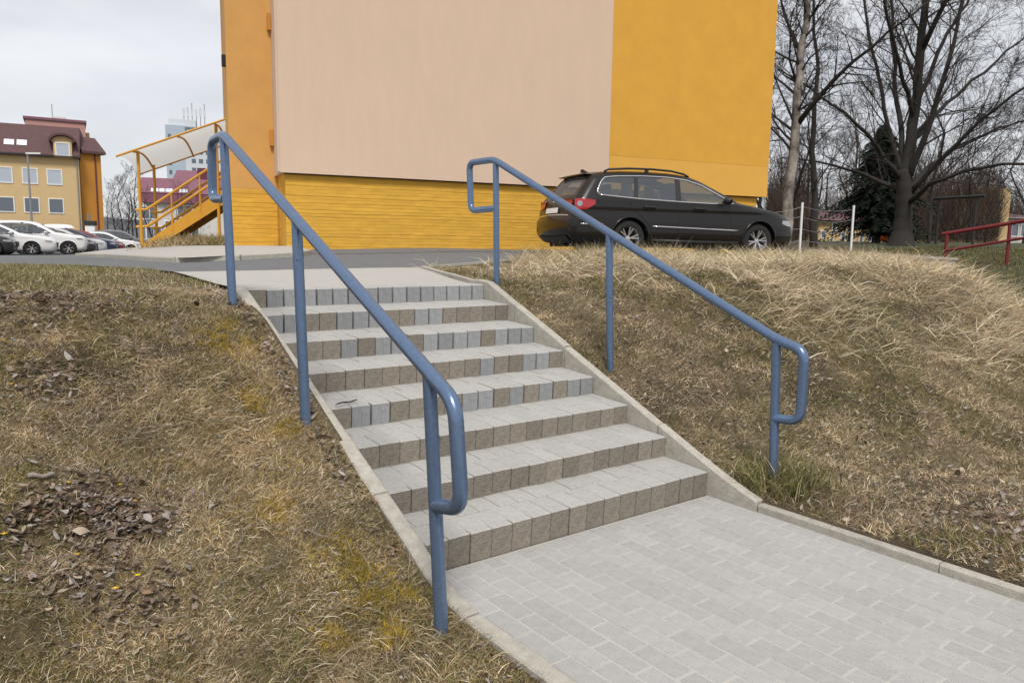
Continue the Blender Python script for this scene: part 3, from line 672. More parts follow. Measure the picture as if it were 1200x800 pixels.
    for sx_, sy_ in ((1.15, .36), (1.15, -.36), (.25, .4), (.25, -.4)):
        m = MB(); m.prism([(sx_-.05, .6), (sx_+.14, .6), (sx_-.02, 1.16), (sx_-.14, 1.16)], 1, sy_-.23, sy_+.23); so_ = m.build('seat', M_['seat'], root)
        m = MB(); m.prism([(sx_-.12, 1.17), (sx_-.02, 1.17), (sx_-.04, 1.34), (sx_-.13, 1.34)], 1, sy_-.12, sy_+.12); m.build('headrest', M_['seat'], so_)
    # tail
    for s in (-1, 1):
        m = MB(); m.grid([[P3(x, z, s, .008) for z in np.linspace(.80+.10*max(0, (x-xmin-.28)/.16), .985-.02*max(0, (x-xmin-.28)/.16), 5)] for x in np.linspace(xmin+.10, xmin+.44, 10)]); tl = m.build('tail_light', M_['taillight'], root, True)
    # front grille
    m = MB(); m.box(xmax+.03, xmax+.075, -.42, .42, .40, .62); m.build('grille', M_['blackplastic'], root)
    return root, P3, (chain, nrm, wch, ztop, zbot)
paint_dark = mat('dark_brown_car_paint', (.011, .009, .0085), .26, spec=.3, coat=.25)
estate, P3, aux = make_car('estate_car', paint_dark, car_spec(), (190, 54), 'dark brown estate car parked in front of the yellow and pink gable')
# extra parts of the near car
chain, nrm, wch, ztop_, zbot_ = aux
for s in (-1, 1):
    m = MB(); m.tube([(-.38, s*.60, 1.475), (-.30, s*.605, 1.515), (.1, s*.61, 1.545), (.55, s*.61, 1.553), (.95, s*.605, 1.54), (1.22, s*.60, 1.495), (1.32, s*.595, 1.455)], .019, 8); rr_ = m.build('roof_rail', M_['blackplastic'], estate, True)
    m = MB(); m.box(.42, .48, s*.605-.02, s*.605+.02, 1.48, 1.54); m.build('rail_foot', M_['blackplastic'], rr_)
    m = MB(); m.tube([P3(x, z, s, .006) for x, z in zip(np.linspace(.44, 2.24, 14), np.linspace(.545, .505, 14))], .014, 6); m.build('side_moulding', M_['chrome'], estate, True)
    m = MB(); m.tube([P3(x, .56, s, .006) for x in np.linspace(-.92, -.52, 8)], .014, 6); m.build('bumper_moulding', M_['chrome'], estate, True)
    for x in (.36, 1.38):
        m = MB(); m.tube([P3(x-.11, .865, s, .012), P3(x-.06, .875, s, .035), P3(x+.06, .87, s, .035), P3(x+.11, .862, s, .012)], .016, 8); m.build('door_handle', M_['blackplastic'], estate, True)
    for seam in ([(.93, .98), (.95, .8), (.96, .55), (.93, .36), (.98, .24)], [(2.02, .97), (2.05, .8), (2.08, .55), (2.05, .3)], [(-.02, 1.01), (.02, .85), (.2, .72), (.38, .55), (.44, .34)], [(-.9, .66), (-.6, .675), (-.42, .65)]):
        m = MB(); m.tube([P3(p[0], p[1], s, -.001) for p in resample(seam, 16)], .0055, 5); m.build('panel_seam', M_['under'], estate)
    m = MB(); m.tube([P3(.44, .30, s, -.002), P3(1.3, .285, s, .002), P3(2.25, .285, s, -.002)], .03, 6); m.build('sill', M_['blackplastic'], estate, True)
m = MB()
def chain_pt(zq, yq, out=.0):
    sel = np.where(chain[:, 0] < -.4)[0]; k = sel[np.argmin(np.abs(chain[sel, 1]-zq))]; cr = .06*(1-(yq/wch[k])**2)
    return (chain[k, 0]+nrm[k, 0]*(cr+out), yq, chain[k, 1]+nrm[k, 1]*(cr+out))
m.grid([[chain_pt(z, y, .022) for y in np.linspace(-.27, .27, 7)] for z in (.73, .79, .85)]); m.build('number_plate', M_['plate'], estate)
for s in (-1, 1):
    m = MB(); m.grid([[chain_pt(z, s*y, .016) for y in np.linspace(.40, .70, 7)] for z in np.linspace(.82, .98, 6)]); t_ = m.build('tail_light', M_['taillight'], estate, True)
    c = P3(-.93, .90, s, .012); m = MB(); m.tube([(c[0]-.01, c[1]+s*.012, c[2]), (c[0]+.012, c[1]-s*.02, c[2])], .048, 16); m.build('reversing_lens', M_['lampglass'], t_)
m = MB(); c = chain_pt(.96, 0, .02); m.tube([(c[0]-.004*math.sin(a), .055*math.cos(a), c[2]+.055*math.sin(a)) for a in np.linspace(0, 2*math.pi, 25)], .008, 6, False)
for (a, b) in (((-.03, .045), (0, .005)), ((0, .005), (.03, .045)), ((-.045, .02), (-.02, -.045)), ((-.02, -.045), (0, -.01)), ((0, -.01), (.02, -.045)), ((.02, -.045), (.045, .02))):
    m.tube([(c[0], a[0], c[2]+a[1]), (c[0], b[0], c[2]+b[1])], .006, 5)
m.build('badge', M_['chrome'], estate)
m = MB(); m.grid([[(-.62+.02*abs(y), y, 1.455), (-.74+.05*abs(y)**2, y, 1.44), (-.75+.05*abs(y)**2, y, 1.425), (-.62, y, 1.42)] for y in np.linspace(-.58, .58, 13)]); m.build('roof_spoiler', paint_dark, estate, True)
m = MB(); m.prism([(-.55, 1.49), (-.40, 1.50), (-.52, 1.555), (-.545, 1.55)], 1, -.02, .02); m.build('aerial_fin', M_['blackplastic'], estate)
m = MB(); m.grid([[chain_pt(z, y, .018) for y in np.linspace(-.62, .62, 13)] for z in (.30, .36, .42)]); m.build('bumper_insert', M_['blackplastic'], estate)
m = MB(); m.tube([chain_pt(.70, y, .012) for y in np.linspace(-.66, .66, 13)], .012, 6); m.build('bumper_strip', M_['chrome'], estate)
cx_, cy_ = 8.12, 7.32; CH = R(-17)
estate.location = (cx_, cy_, (float(roadz(cx_, cy_))+float(roadz(cx_+2.6, cy_-.8)))/2-.004); estate.rotation_euler = (0, 0, CH)

# parked cars beyond the road, side by side facing right
suv = dict(top=[(-.92, .55), (-.90, .75), (-.86, .98), (-.80, 1.12), (-.66, 1.38), (-.56, 1.55), (-.50, 1.60), (-.2, 1.65), (.4, 1.67), (.95, 1.655), (1.3, 1.61), (1.55, 1.52), (1.9, 1.30), (2.2, 1.12), (2.5, 1.07), (2.9, 1.02), (3.25, .95), (3.38, .86), (3.45, .72), (3.48, .55), (3.48, .5)],
           bot=[(-.92, .52), (-.88, .38), (-.7, .30), (0, .26), (2.7, .25), (3.2, .24), (3.42, .32), (3.48, .49)],
           dlo=[(-.45, 1.12), (-.35, 1.42), (-.1, 1.53), (.8, 1.56), (1.2, 1.51), (1.55, 1.36), (1.98, 1.10), (1.2, 1.07), (.2, 1.09)], pillars=[((.14, 1.1), (.22, 1.53), .07), ((.98, 1.08), (1.03, 1.54), .09)], belt=1.06, wr=.35, hw=.92, rear=(3, 5), wind=(11, 13))
hatch = dict(top=[(-.75, .55), (-.74, .7), (-.70, .92), (-.64, 1.03), (-.52, 1.24), (-.42, 1.38), (-.30, 1.43), (.2, 1.47), (.7, 1.475), (1.1, 1.44), (1.4, 1.36), (1.75, 1.17), (2.05, 1.0), (2.35, .95), (2.8, .88), (3.1, .80), (3.28, .70), (3.36, .58), (3.38, .48)],
             bot=[(-.75, .52), (-.7, .34), (-.5, .24), (0, .2), (2.6, .19), (3.1, .19), (3.32, .27), (3.38, .46)],
             dlo=[(-.35, 1.05), (-.28, 1.25), (-.05, 1.35), (.6, 1.38), (1.05, 1.34), (1.4, 1.21), (1.88, .99), (1.0, .97), (.2, 1.0)], pillars=[((.9, .97), (.96, 1.37), .09)], belt=.96, wb=2.62, wr=.32, hw=.89, rear=(3, 5), wind=(10, 12))
PC = {}
def paintc(n, c): return mat('car_paint_'+n, c, .3, spec=.5, coat=.8)
row = [('hatch', 'black', (.02, .02, .022), 14, 33.0, 'black hatchback nose at the near end of the parked row'),
       ('estate', 'white', (.72, .72, .72), 62, 35.5, 'low white estate car parked beside the tall white suv'),
       ('suv', 'white', (.72, .72, .72), 98, 38.2, 'tall white suv parked behind the low white estate'),
       ('hatch', 'dark', (.03, .03, .034), 110, 41.0, 'black hatchback parked beside the tall white suv'),
       ('hatch', 'silver', (.50, .51, .52), 122, 43.8, 'silver hatchback parked in the row below the cream house'),
       ('estate', 'navy', (.02, .03, .07), 135, 46.6, 'navy estate car with a white roof box in the parked row'),
       ('hatch', 'crimson', (.16, .015, .03), 143, 49.5, 'dark red hatchback parked beside the navy estate'),
       ('hatch', 'white', (.72, .72, .72), 165, 52.5, 'white hatchback parked behind the canopy post'),
       ('suv', 'grey', (.12, .12, .13), 181, 56.0, 'dark grey car parked beyond the foot of the metal stair')]
SPECS = {'hatch': car_spec(**hatch), 'suv': car_spec(**suv), 'estate': car_spec()}
for kind, cn, cc, px, dep, lab in row:
    key = (kind, cn)
    o, _, ax = make_car('parked_car', paintc(cn, cc), SPECS[kind], (64, 22), lab, 'cars parked in the row across the road', False)
    if 'roof box' in lab:
        m = MB(); m.grid([[(.9*u_, .33*v_*math.sqrt(max(0, 1-abs(u_)**4)), 1.56+.22*math.sqrt(max(0, 1-abs(u_)**4))*math.sqrt(max(0, 1-v_*v_))) for v_ in np.linspace(-1, 1, 9)] for u_ in np.linspace(-1, 1, 11)]); b_ = m.build('roof_box', M_['white'], o, True); b_.location = (.5, 0, 0)
        m = MB(); m.box(0, .05, -.6, .6, 1.47, 1.57); m.box(.9, .95, -.6, .6, 1.47, 1.57); m.build('roof_bars', M_['blackplastic'], o)
    nose = at_depth(px, horizon(px), dep); hd = R(-9); xm = SPECS[kind]['top'][-1][0]
    ox, oy = nose[0]-math.cos(hd)*(xm-.1)-math.sin(hd)*.5, nose[1]-math.sin(hd)*(xm-.1)+math.cos(hd)*.5
    o.location = (ox, oy, float(roadz(ox, oy))-.01); o.rotation_euler = (0, 0, hd)

# ------------------------------------------------------------------ houses and tower at the left
def frame_from(pxa, pxb, da, db, zb):
    a = at_depth(pxa, horizon(pxa), da); b = at_depth(pxb, horizon(pxb), db); a[2] = b[2] = zb
    return a, math.atan2(b[1]-a[1], b[0]-a[0]), float(np.hypot(b[0]-a[0], b[1]-a[1]))
def window(parent, x0, x1, z0, z1, y=0.0, pane='glassfar', mull=1):
    m = MB(); m.box(x0-.09, x1+.09, y-.05, y+.02, z0-.09, z0); m.box(x0-.09, x1+.09, y-.05, y+.02, z1, z1+.09); m.box(x0-.09, x0, y-.05, y+.02, z0, z1); m.box(x1, x1+.09, y-.05, y+.02, z0, z1)
    for k in range(1, mull+1): xx = x0+(x1-x0)*k/(mull+1); m.box(xx-.03, xx+.03, y-.04, y+.015, z0, z1)
    f = m.build('window', M_['frame'], parent)
    m = MB(); m.box(x0, x1, y-.012, y+.005, z0, z1); m.build('pane', M_[pane], f); return f
a, hd, wd = frame_from(0, 97, 70, 73, 0)
hz = lambda py, px, dep: CAM[2]+(horizon(px)-py)*dep/FPX
cr = empty('cream_house', (a[0], a[1], 0), hd, 'cream three storey house with brown mansard roof beyond the parked cars', 'house')
EV = hz(184, 50, 71.5); RG = hz(151, 50, 73.5)
m = MB(); m.box(-16, wd, 0, 10, .2, EV); m.build('wall', M_['cream'], cr)
m = MB(); m.box(-16.02, wd+.02, -.03, 10.02, .2, hz(272, 90, 73)); m.build('plinth', M_['orange'], cr)
m = MB(); m.prism([(-.45, EV-.12), (-.45, EV+.1), (1.9, RG), (8.1, RG), (10.4, EV+.1), (10.4, EV-.12)], 0, -16.3, wd+.15); rf = m.build('roof', M_['mauve'], cr)
m = MB(); m.box(-16.3, wd+.1, -.58, -.46, EV-.1, EV+.02); m.build('gutter', M_['darksteel'], rf)
for py0, py1, pn in ((200, 216, 'glasslight'), (233.5, 249, 'glassfar')):
    z0, z1 = hz(py1, 40, 71.5), hz(py0, 40, 71.5)
    for px in (-75, -46, -18, 10, 39, 67.5): window(cr, px/97*wd-.55, px/97*wd+.55, z0, z1, -.01, pn, 0)
dx = 79.5/97*wd; dm = MB(); dm.box(dx-.75, dx+.75, -.5, 1.6, hz(188, 80, 73), hz(170, 80, 73)); dmo = dm.build('dormer', M_['cream'], cr)
m = MB(); z_ = hz(170, 80, 73); arcp = [(dx+1.15*math.cos(t_), z_+.75*math.sin(t_)) for t_ in np.linspace(0, math.pi, 9)]+[(dx+.95*math.cos(t_), z_-.05+.6*math.sin(t_)) for t_ in np.linspace(math.pi, 0, 9)]
m.prism(arcp, 1, -.85, 1.9); m.build('dormer_roof', M_['mauve'], dmo); m = MB(); m.prism([(dx+.9*math.cos(t_), z_-.06+.55*math.sin(t_)) for t_ in np.linspace(0, math.pi, 9)], 1, -.45, 1.5); m.build('dormer_gable', M_['cream'], dmo)
window(dmo, dx-.5, dx+.5, hz(186, 80, 73), hz(172.5, 80, 73), -.51, 'glasslight', 0)
def slope_y(z): return -.45+(z-EV-.1)/(RG-EV-.1)*2.35
for px in (17, 31.5, -30):
    m = MB(); xx = px/97*wd; z0, z1 = hz(174, px, 72), hz(167.5, px, 72); P = [[(xx-.4, slope_y(z0)-.07, z0), (xx-.4, slope_y(z1)-.07, z1)], [(xx+.4, slope_y(z0)-.07, z0), (xx+.4, slope_y(z1)-.07, z1)]]; m.grid(P); m.build('skylight', M_['lens'], cr)
m = MB(); m.tube([(wd-.15, -.06, .3), (wd-.15, -.06, EV)], .06, 6); m.build('downpipe', M_['steel'], cr)
a2, hd2, wd2 = frame_from(98.5, 123, 74, 75.5, 0)
ow = empty('orange_annex', (a2[0], a2[1], 0), hd2, 'orange annex with brown roof joined to the cream house', 'house')
E2 = hz(182, 110, 75); m = MB(); m.box(.0, wd2, 0, 7, .2, E2); m.build('wall', M_['orange'], ow)
m = MB(); m.prism([(-.4, E2-.1), (-.4, E2+.15), (2.0, hz(165, 110, 77)), (5.5, hz(165, 110, 77)), (7.4, E2)], 0, .1, wd2+.35); m.build('roof', M_['mauve'], ow)
m = MB(); m.tube([(wd2*.72, -.06, .3), (wd2*.72, -.06, E2)], .06, 6); m.build('downpipe', M_['mauve3'], ow)
a3, hd3, wd3 = frame_from(38, 112, 108, 112, 0)
ps = empty('rose_block', (a3[0], a3[1], 0), hd3, 'rose coloured flat roofed block rising behind the brown roof', 'building')
m = MB(); m.box(0, wd3*.93, 0, 12, .2, hz(146, 80, 110)); m.build('wall', M_['rose'], ps)
m = MB(); m.box(wd3*.8, wd3, 2, 14, .2, hz(155, 105, 110)); m.build('side_wall', M_['cream'], ps)
m = MB(); m.box(-.2, wd3*.93+.2, -.2, 12.2, hz(146, 80, 110), hz(146, 80, 110)+.35); m.build('parapet', M_['mauve2'], ps)
m = MB(); m.box(wd3*.40, wd3*.64, 2, 6, hz(146, 80, 110)+.3, hz(139, 77, 110)); m.build('lift_housing', M_['offwhite'], ps)
m = MB(); m.tube([(wd3*.42, 4, hz(139, 77, 110)-.2), (wd3*.42, 4, hz(123, 70, 110))], .06, 5); m.build('aerial', M_['steel'], ps)
# plum-roofed houses
a4, hd4, wd4 = frame_from(167, 262, 58, 60, 0)
pr = empty('plum_roof_house', (a4[0], a4[1], 0), hd4, 'white house with plum coloured two pitch roof behind the metal stair', 'house')
zA, zB, zC = hz(239, 210, 59), hz(228, 210, 59), hz(211, 210, 61)
m = MB(); m.box(.3, wd4+3, .3, 9, .3, zA+.3); m.build('wall', M_['offwhite'], pr)
m = MB(); m.prism([(0, zA), (0.5, zB), (2.6, zC), (6, zC), (9, zB), (9.4, zA)], 0, .0, wd4+3); rf = m.build('roof', M_['mauve3'], pr)
m = MB(); P = [[(x, .46+(2.14)*t_, zB+.035+(zC-zB)*t_) for t_ in (0, 1)] for x in (-.15, wd4+3)]; m.grid(P); m.build('roof_sheet', M_['mauve2'], rf)
for px in (183, 191, 198, 216): xx = (px-167)/95*wd4; m = MB(); m.grid([[(xx-.3, .62, zB+.15), (xx-.3, .95, zB+.42)], [(xx+.3, .62, zB+.15), (xx+.3, .95, zB+.42)]]); m.build('skylight', M_['lens'], rf)
for px, py in ((202, 268), (176, 252), (217, 250), (236, 249), (180, 275), (224, 274)):
    xx = (px-167)/95*wd4; z0 = hz(py+4.5, px, 59); window(pr, xx-.5, xx+.5, z0, z0+.85, .28, 'glassfar', 1)
a5, hd5, wd5 = frame_from(203, 262, 66, 67, 0)
p2 = empty('plum_gable_house', (a5[0], a5[1], 0), hd5, 'higher plum roofed house behind the two pitch roof', 'house')
m = MB(); m.box(.2, wd5, 1, 9, .3, hz(214, 230, 67)); m.build('wall', M_['offwhite'], p2)
m = MB(); m.prism([(.3, hz(215, 230, 67)), (3, hz(201.5, 230, 69)), (6, hz(201.5, 230, 69)), (9, hz(215, 230, 67))], 0, 0, wd5+.3); m.build('roof', M_['mauve2'], p2)
m = MB(); m.box(wd5*.52, wd5*.86, .1, 2.5, hz(214, 230, 67), hz(199, 230, 67)); m.build('dormer', M_['mauve3'], p2)
# tower block
a6, hd6, wd6 = frame_from(199, 268, 250, 256, -3)
tw = empty('tower_block', (a6[0], a6[1], 0), hd6, 'distant white and pale blue tower block with roof masts', 'building')
TZ = hz(151, 215, 252); m = MB(); m.box(0, wd6*.32, 0, 14, -3, TZ); m.build('wall', M_['towerblue'], tw); m = MB(); m.box(wd6*.32+.01, wd6, -.6, 14, -3, TZ-3); m.build('wall', M_['towerwhite'], tw)
m = MB(); m.box(wd6*.05, wd6*.5, 2, 10, TZ, TZ+2.2); m.build('roof_housing', M_['towerwhite'], tw)
for r_ in range(12):
    for c_ in range(5):
        x0 = wd6*(.42+.12*c_); z0 = TZ-6.2-2.9*r_; m = MB(); m.box(x0, x0+1.3, -.66, -.58, z0, z0+1.4); m.build('window', M_['glassfar'], tw)
    m = MB(); m.box(wd6*.04, wd6*.04+.9, -.06, .02, TZ-4.2-2.9*r_, TZ-2.9-2.9*r_); m.build('window', M_['glassfar'], tw)
for k in range(6):
    x0 = wd6*(.30+.07*k); m = MB(); m.tube([(x0, 4, TZ-.5), (x0, 4, TZ+5+3*((k*7) % 3)/2)], .13, 5); mo = m.build('mast', M_['steel'], tw)
    m = MB(); m.box(x0-.35, x0+.35, 3.8, 4.2, TZ+3.6, TZ+6); m.build('antenna', M_['towerwhite'], mo)
# street lamp, notice post
def lamp(px, pyt, dep, label, arm):
    p = at_depth(px, horizon(px), dep); gz = float(roadz(p[0], p[1])); zt = hz(pyt, px, dep)
    o = empty('street_lamp', (p[0], p[1], gz), 0, label, 'street lamp')
    m = MB(); m.tube([(0, 0, -.2), (0, 0, 1.2), (0, 0, zt-gz)], [.10, .08, .05], 8); m.build('pole', M_['steel'], o)
    if arm:
        m = MB(); m.prism([(-.1, zt-gz), (arm, zt-gz+.06), (arm, zt-gz+.16), (-.1, zt-gz+.1)], 1, -.12, .12); m.build('lamp_head', M_['white'], o)
lamp(38.5, 183, 52, 'slim grey street lamp in front of the cream house', .75)
lamp(165.5, 185, 60, 'thin grey mast beside the far bare trees', .0)
p = at_depth(107, horizon(107), 60); o = empty('notice_board', (p[0], p[1], float(roadz(p[0], p[1]))), R(-25), 'white upright box with black top between house and parked cars', 'cabinet')
m = MB(); m.box(-.35, .35, -.2, .2, 0, 2.1); m.build('panel', M_['white'], o); m = MB(); m.box(-.4, .4, -.25, .25, 2.1, 2.45); m.build('cap', M_['darksteel'], o); m = MB(); m.tube([(-.1, 0, 2.4), (-.1, 0, 3.0)], .1, 6); m.build('vent', M_['steel'], o)

# ------------------------------------------------------------------ trees
class Tree:
    def __init__(s, seed): s.r = random.Random(seed); s.trunk = MB(); s.crown = MB(); s.n = 0
    def limb(s, pts, r0, r1, mb=None, n=8):
        pts = [Vector(p) for p in pts]; P = [pts[0]]
        for a, b in zip(pts[:-1], pts[1:]):
            k = max(2, int((b-a).length/.5))
            for j in range(1, k+1): P.append(a+(b-a)*(j/k)+Vector([s.r.gauss(0, .03) for _ in range(3)])*(1 if j < k else 0))
        m = len(P); (mb or s.trunk).tube(P, [r0+(r1-r0)*(i/(m-1))**.8 for i in range(m)], n)
        return P
    def branch(s, p, d, ln, r, lev, droop, spread, kids):
        seg = 4 if lev > 1 else (3 if lev > 0 else 2); P = [Vector(p)]; d = Vector(d).normalized(); q = Vector(p)
        for i in range(seg):
            d = (d+Vector([s.r.gauss(0, .13) for _ in range(3)])+Vector((0, 0, droop))).normalized(); q = q+d*(ln/seg); P.append(q.copy())
        n = 6 if r > .05 else (4 if r > .02 else 3)
        s.crown.tube(P, [r*(1-.75*i/seg) for i in range(seg+1)], n, False); s.n += 1
        if lev <= 0: return
        for k in range(kids[lev]):
            t = s.r.uniform(.18, 1.0); i = min(int(t*seg), seg-1); f = t*seg-i; b = P[i]+(P[i+1]-P[i])*f
            ax = (P[i+1]-P[i]).normalized(); o = ax.orthogonal().normalized(); o.rotate(Matrix.Rotation(s.r.uniform(0, 6.283), 3, ax)) if False else None
            ang = s.r.uniform(0, 6.283); o2 = ax.cross(o); nd = ax*math.cos(spread)+(o*math.cos(ang)+o2*math.sin(ang))*math.sin(spread)
            s.branch(b, nd, ln*s.r.uniform(.42, .62)*(1.15-.4*t), max(r*(1-.6*t)*.52, .0055), lev-1, droop, spread, kids)
    def dress(s, P, r0, r1, count, ln, lev, droop, spread, kids, start=.15):
        m = len(P)
        for k in range(count):
            t = start+(1-start)*(k+s.r.random())/count; i = min(int(t*(m-1)), m-2); b = P[i]+(P[i+1]-P[i])*(t*(m-1)-i); ax = (P[i+1]-P[i]).normalized()
            o = ax.orthogonal().normalized(); o2 = ax.cross(o); ang = s.r.uniform(0, 6.283); sp = spread*s.r.uniform(.8, 1.35)
            nd = ax*math.cos(sp)+(o*math.cos(ang)+o2*math.sin(ang))*math.sin(sp)
            s.branch(b, nd, ln*s.r.uniform(.6, 1.15)*(1.15-.5*t), max((r0+(r1-r0)*t)*.30, .010), lev, droop, spread, kids)
def tree_obj(name, T, loc, label, group, bark, twig, cat='tree'):
    o = empty(name, loc, 0, label, cat, group)
    a = T.trunk.build('trunk', bark, o, True); b = T.crown.build('crown', twig, o, True)
    return o
def pxp(px, py, dep, base): return Vector(at_depth(px, py, dep))-Vector(base)
# the large bare tree on the lawn
D0 = 27.0; g0 = at_depth(1057, 288, D0); base = Vector((g0[0], g0[1], Hf(g0[0], g0[1])))
T = Tree(3)
_t = pxp(1060, 200, D0, base); _h = _t.z; TP = []; TR = []
for k in range(26):
    u_ = k/25; zz_ = -.3+(_h+.3)*u_; TP.append((_t.x*max(0, zz_)/_h+.03*math.sin(zz_*2.3), _t.y*max(0, zz_)/_h+.03*math.cos(zz_*1.9), zz_)); TR.append(.305+.24*math.exp(-max(0, zz_+.1)*2.6)+.012*math.sin(k*1.7)-.075*u_)
T.trunk.tube(TP, TR, 16)
limbs = [([(1060, 212, 0), (1072, 130, .2), (1078, 70, .3), (1086, -60, .5), (1092, -200, .5)], .23, .05),
         ([(1062, 215, 0), (1088, 150, -.8), (1105, 95, -1.2), (1122, 30, -1.5), (1145, -90, -2)], .135, .025),
         ([(1058, 210, 0), (1040, 145, .8), (1022, 60, 1.0), (1008, -40, 1.5), (1000, -140, 1.8)], .10, .02),
         ([(1064, 228, 0), (1105, 185, -1), (1150, 140, -2), (1205, 100, -3), (1270, 60, -4)], .105, .02),
         ([(1062, 240, 0), (1090, 215, -1.4), (1130, 200, -2.2), (1200, 192, -3.2), (1280, 190, -4)], .10, .02),
         ([(1056, 212, 0), (1028, 172, -.8), (990, 132, -1.5), (948, 102, -2), (910, 80, -2.5)], .095, .02),
         ([(1060, 190, .1), (1048, 95, 1.4), (1044, 0, 2.2), (1040, -120, 2.6)], .115, .02),
         ([(1068, 165, .1), (1110, 120, 1.5), (1170, 70, 2.5), (1240, 10, 3.5)], .10, .02),
         ([(1075, 120, .2), (1105, 50, .9), (1150, -30, 1.8), (1190, -110, 2.4)], .095, .02),
         ([(1056, 222, 0), (1015, 205, 1.2), (960, 190, 2.5), (915, 185, 3)], .10, .02),
         ([(1064, 222, 0), (1110, 178, 2), (1170, 150, 3), (1240, 130, 4)], .11, .02),
         ([(1070, 140, .2), (1050, 60, -1.2), (1030, -20, -2.2), (1005, -110, -3)], .095, .02),
         ([(1080, 60, .3), (1120, -20, -1), (1160, -100, -2)], .11, .025)]
for pts, r0, r1 in limbs:
    P = T.limb([pxp(a_, b_, D0+c_, base) for a_, b_, c_ in pts], r0, r1)
    T.dress(P, r0, r1, 18, 2.6, 3, .03, .60, {3: 5, 2: 5, 1: 4}, .12)
tree_obj('bare_tree', T, base, 'big dark spreading bare tree with many limbs on the lawn', None, M_['bark'], M_['twig'])
# pale birch beside the gable corner
D1 = 23.0; g1 = at_depth(921, 292, D1); base = Vector((g1[0], g1[1], Hf(g1[0], g1[1]))); T = Tree(11)
P = T.limb([Vector((0, 0, -.3)), pxp(923, 240, D1, base), pxp(930, 180, D1, base), pxp(934, 110, D1, base), pxp(940, 50, D1, base), pxp(949, -10, D1, base), pxp(960, -120, D1, base)], .19, .06, n=10)
T.dress(P, .2, .07, 34, 2.2, 3, -.02, .7, {3: 4, 2: 5, 1: 4}, .3)
for pts, r0, r1 in (([(933, 148, 0), (965, 108, -.8), (1000, 72, -1.6), (1040, 38, -2.2), (1090, 0, -3)], .12, .03), ([(937, 60, 0), (920, 20, .6), (905, -40, 1)], .08, .02), ([(934, 110, 0), (925, 70, .5), (930, 10, .8)], .07, .02)):
    P = T.limb([pxp(a_, b_, D1+c_, base) for a_, b_, c_ in pts], r0*.75, r1*.7, T.crown); T.dress(P, r0, r1, 16, 1.7, 3, -.03, .7, {3: 3, 2: 5, 1: 4}, .15)
tree_obj('birch_tree', T, base, 'slim birch with patchy pale bark beside the yellow corner', None, M_['birch'], M_['twig'])
# thin tree by the white fence
D2 = 26.0; g2 = at_depth(953, 291, D2); base = Vector((g2[0], g2[1], Hf(g2[0], g2[1]))); T = Tree(5)
P = T.limb([Vector((0, 0, -.3)), pxp(955, 230, D2, base), pxp(953, 160, D2, base), pxp(957, 60, D2, base), pxp(950, -40, D2, base)], .15, .03)
T.dress(P, .12, .03, 22, 2.0, 2, .02, .65, {2: 7, 1: 5}, .22)
tree_obj('slender_tree', T, base, 'slender dark bare tree standing behind the white fence', None, M_['bark'], M_['twig'])
# dark spruce behind the big tree
def spruce(px, dep, pyt, wpx, label):
    g = at_depth(px, 288, dep); b = Vector((g[0], g[1], Hf(g[0], g[1]))); zt = hz(pyt, px, dep)-b.z; wr = wpx*dep/FPX/2
    o = empty('spruce_tree', b, 0, label, 'tree'); m = MB(); m.tube([(0, 0, -.3), (0, 0, zt*.5), (0, 0, zt)], [.2, .12, .02], 8); m.build('trunk', M_['bark'], o)
    V = []; F = []; r_ = random.Random(9)
    m = MB()
    for k in range(950):
        t = r_.random()**.75; z = .35+(zt-.35)*t; a = r_.uniform(0, 6.283); rad = wr*(1-t)**.85*r_.uniform(.45, 1.25)*(1+.22*math.sin(z*5.1+2*a)) +.05; drp = .28*rad
        e = Vector((math.cos(a)*rad, math.sin(a)*rad, z-drp)); s_ = Vector((0, 0, z))
        for j in range(13):
            u_ = (j+.6)/13; c = s_.lerp(e, u_)+Vector((0, 0, .12*rad*math.sin(u_*3)))
            for sd_ in (-1, 1):
                ln = .30*r_.uniform(.6, 1.3)*(1.1-.5*u_); d = Vector((math.cos(a+sd_*.9), math.sin(a+sd_*.9), -.5+r_.uniform(-.3, .2)))*ln; nn = Vector((-d.y, d.x, r_.uniform(-.5, .5)*ln)).normalized()*.05
                b_ = len(m.v); m.v += [tuple(c+nn), tuple(c-nn), tuple(c+d)]; m.face([b_, b_+1, b_+2])
    m.build('crown', M_['needle'], o)
spruce(1026, 34, 150, 128, 'dark green spruce behind the big bare tree')
# wood behind: template trees copied
def template(seed, h, kids, n1):
    T = Tree(seed); r_ = T.r
    P = T.limb([Vector((0, 0, -.6)), Vector((r_.gauss(0, .1), r_.gauss(0, .1), h*.3)), Vector((r_.gauss(0, .4), r_.gauss(0, .4), h*.65)), Vector((r_.gauss(0, .7), r_.gauss(0, .7), h))], .10+h*.004, .02, n=7)
    T.dress(P, .14, .03, n1, h*.27, 3, .05, .55, kids, .2); return T
TT = [template(21+k, h_, {3: 4, 2: 5, 1: 4}, 20) for k, h_ in enumerate((9.5, 8.5, 11.0, 7.5))]
tm = [(t_.trunk.mesh('trunk', M_['bark'], True), t_.crown.mesh('crown', M_['twigb'], True)) for t_ in TT]
LAB = 'brown leafless tree in the wood beyond the lawn'
def wood_tree(px, dep, k, sc, label, group, name='leafless_tree'):
    g = at_depth(px, horizon(px), dep); z = Hf(g[0], g[1]); o = empty(name, (g[0], g[1], z-.05), random.uniform(0, 6.28), label, 'tree', group); o.scale = (sc, sc, sc*random.uniform(.9, 1.1))
    for nm, me in zip(('trunk', 'crown'), tm[k]): link(nm, me, None, o)
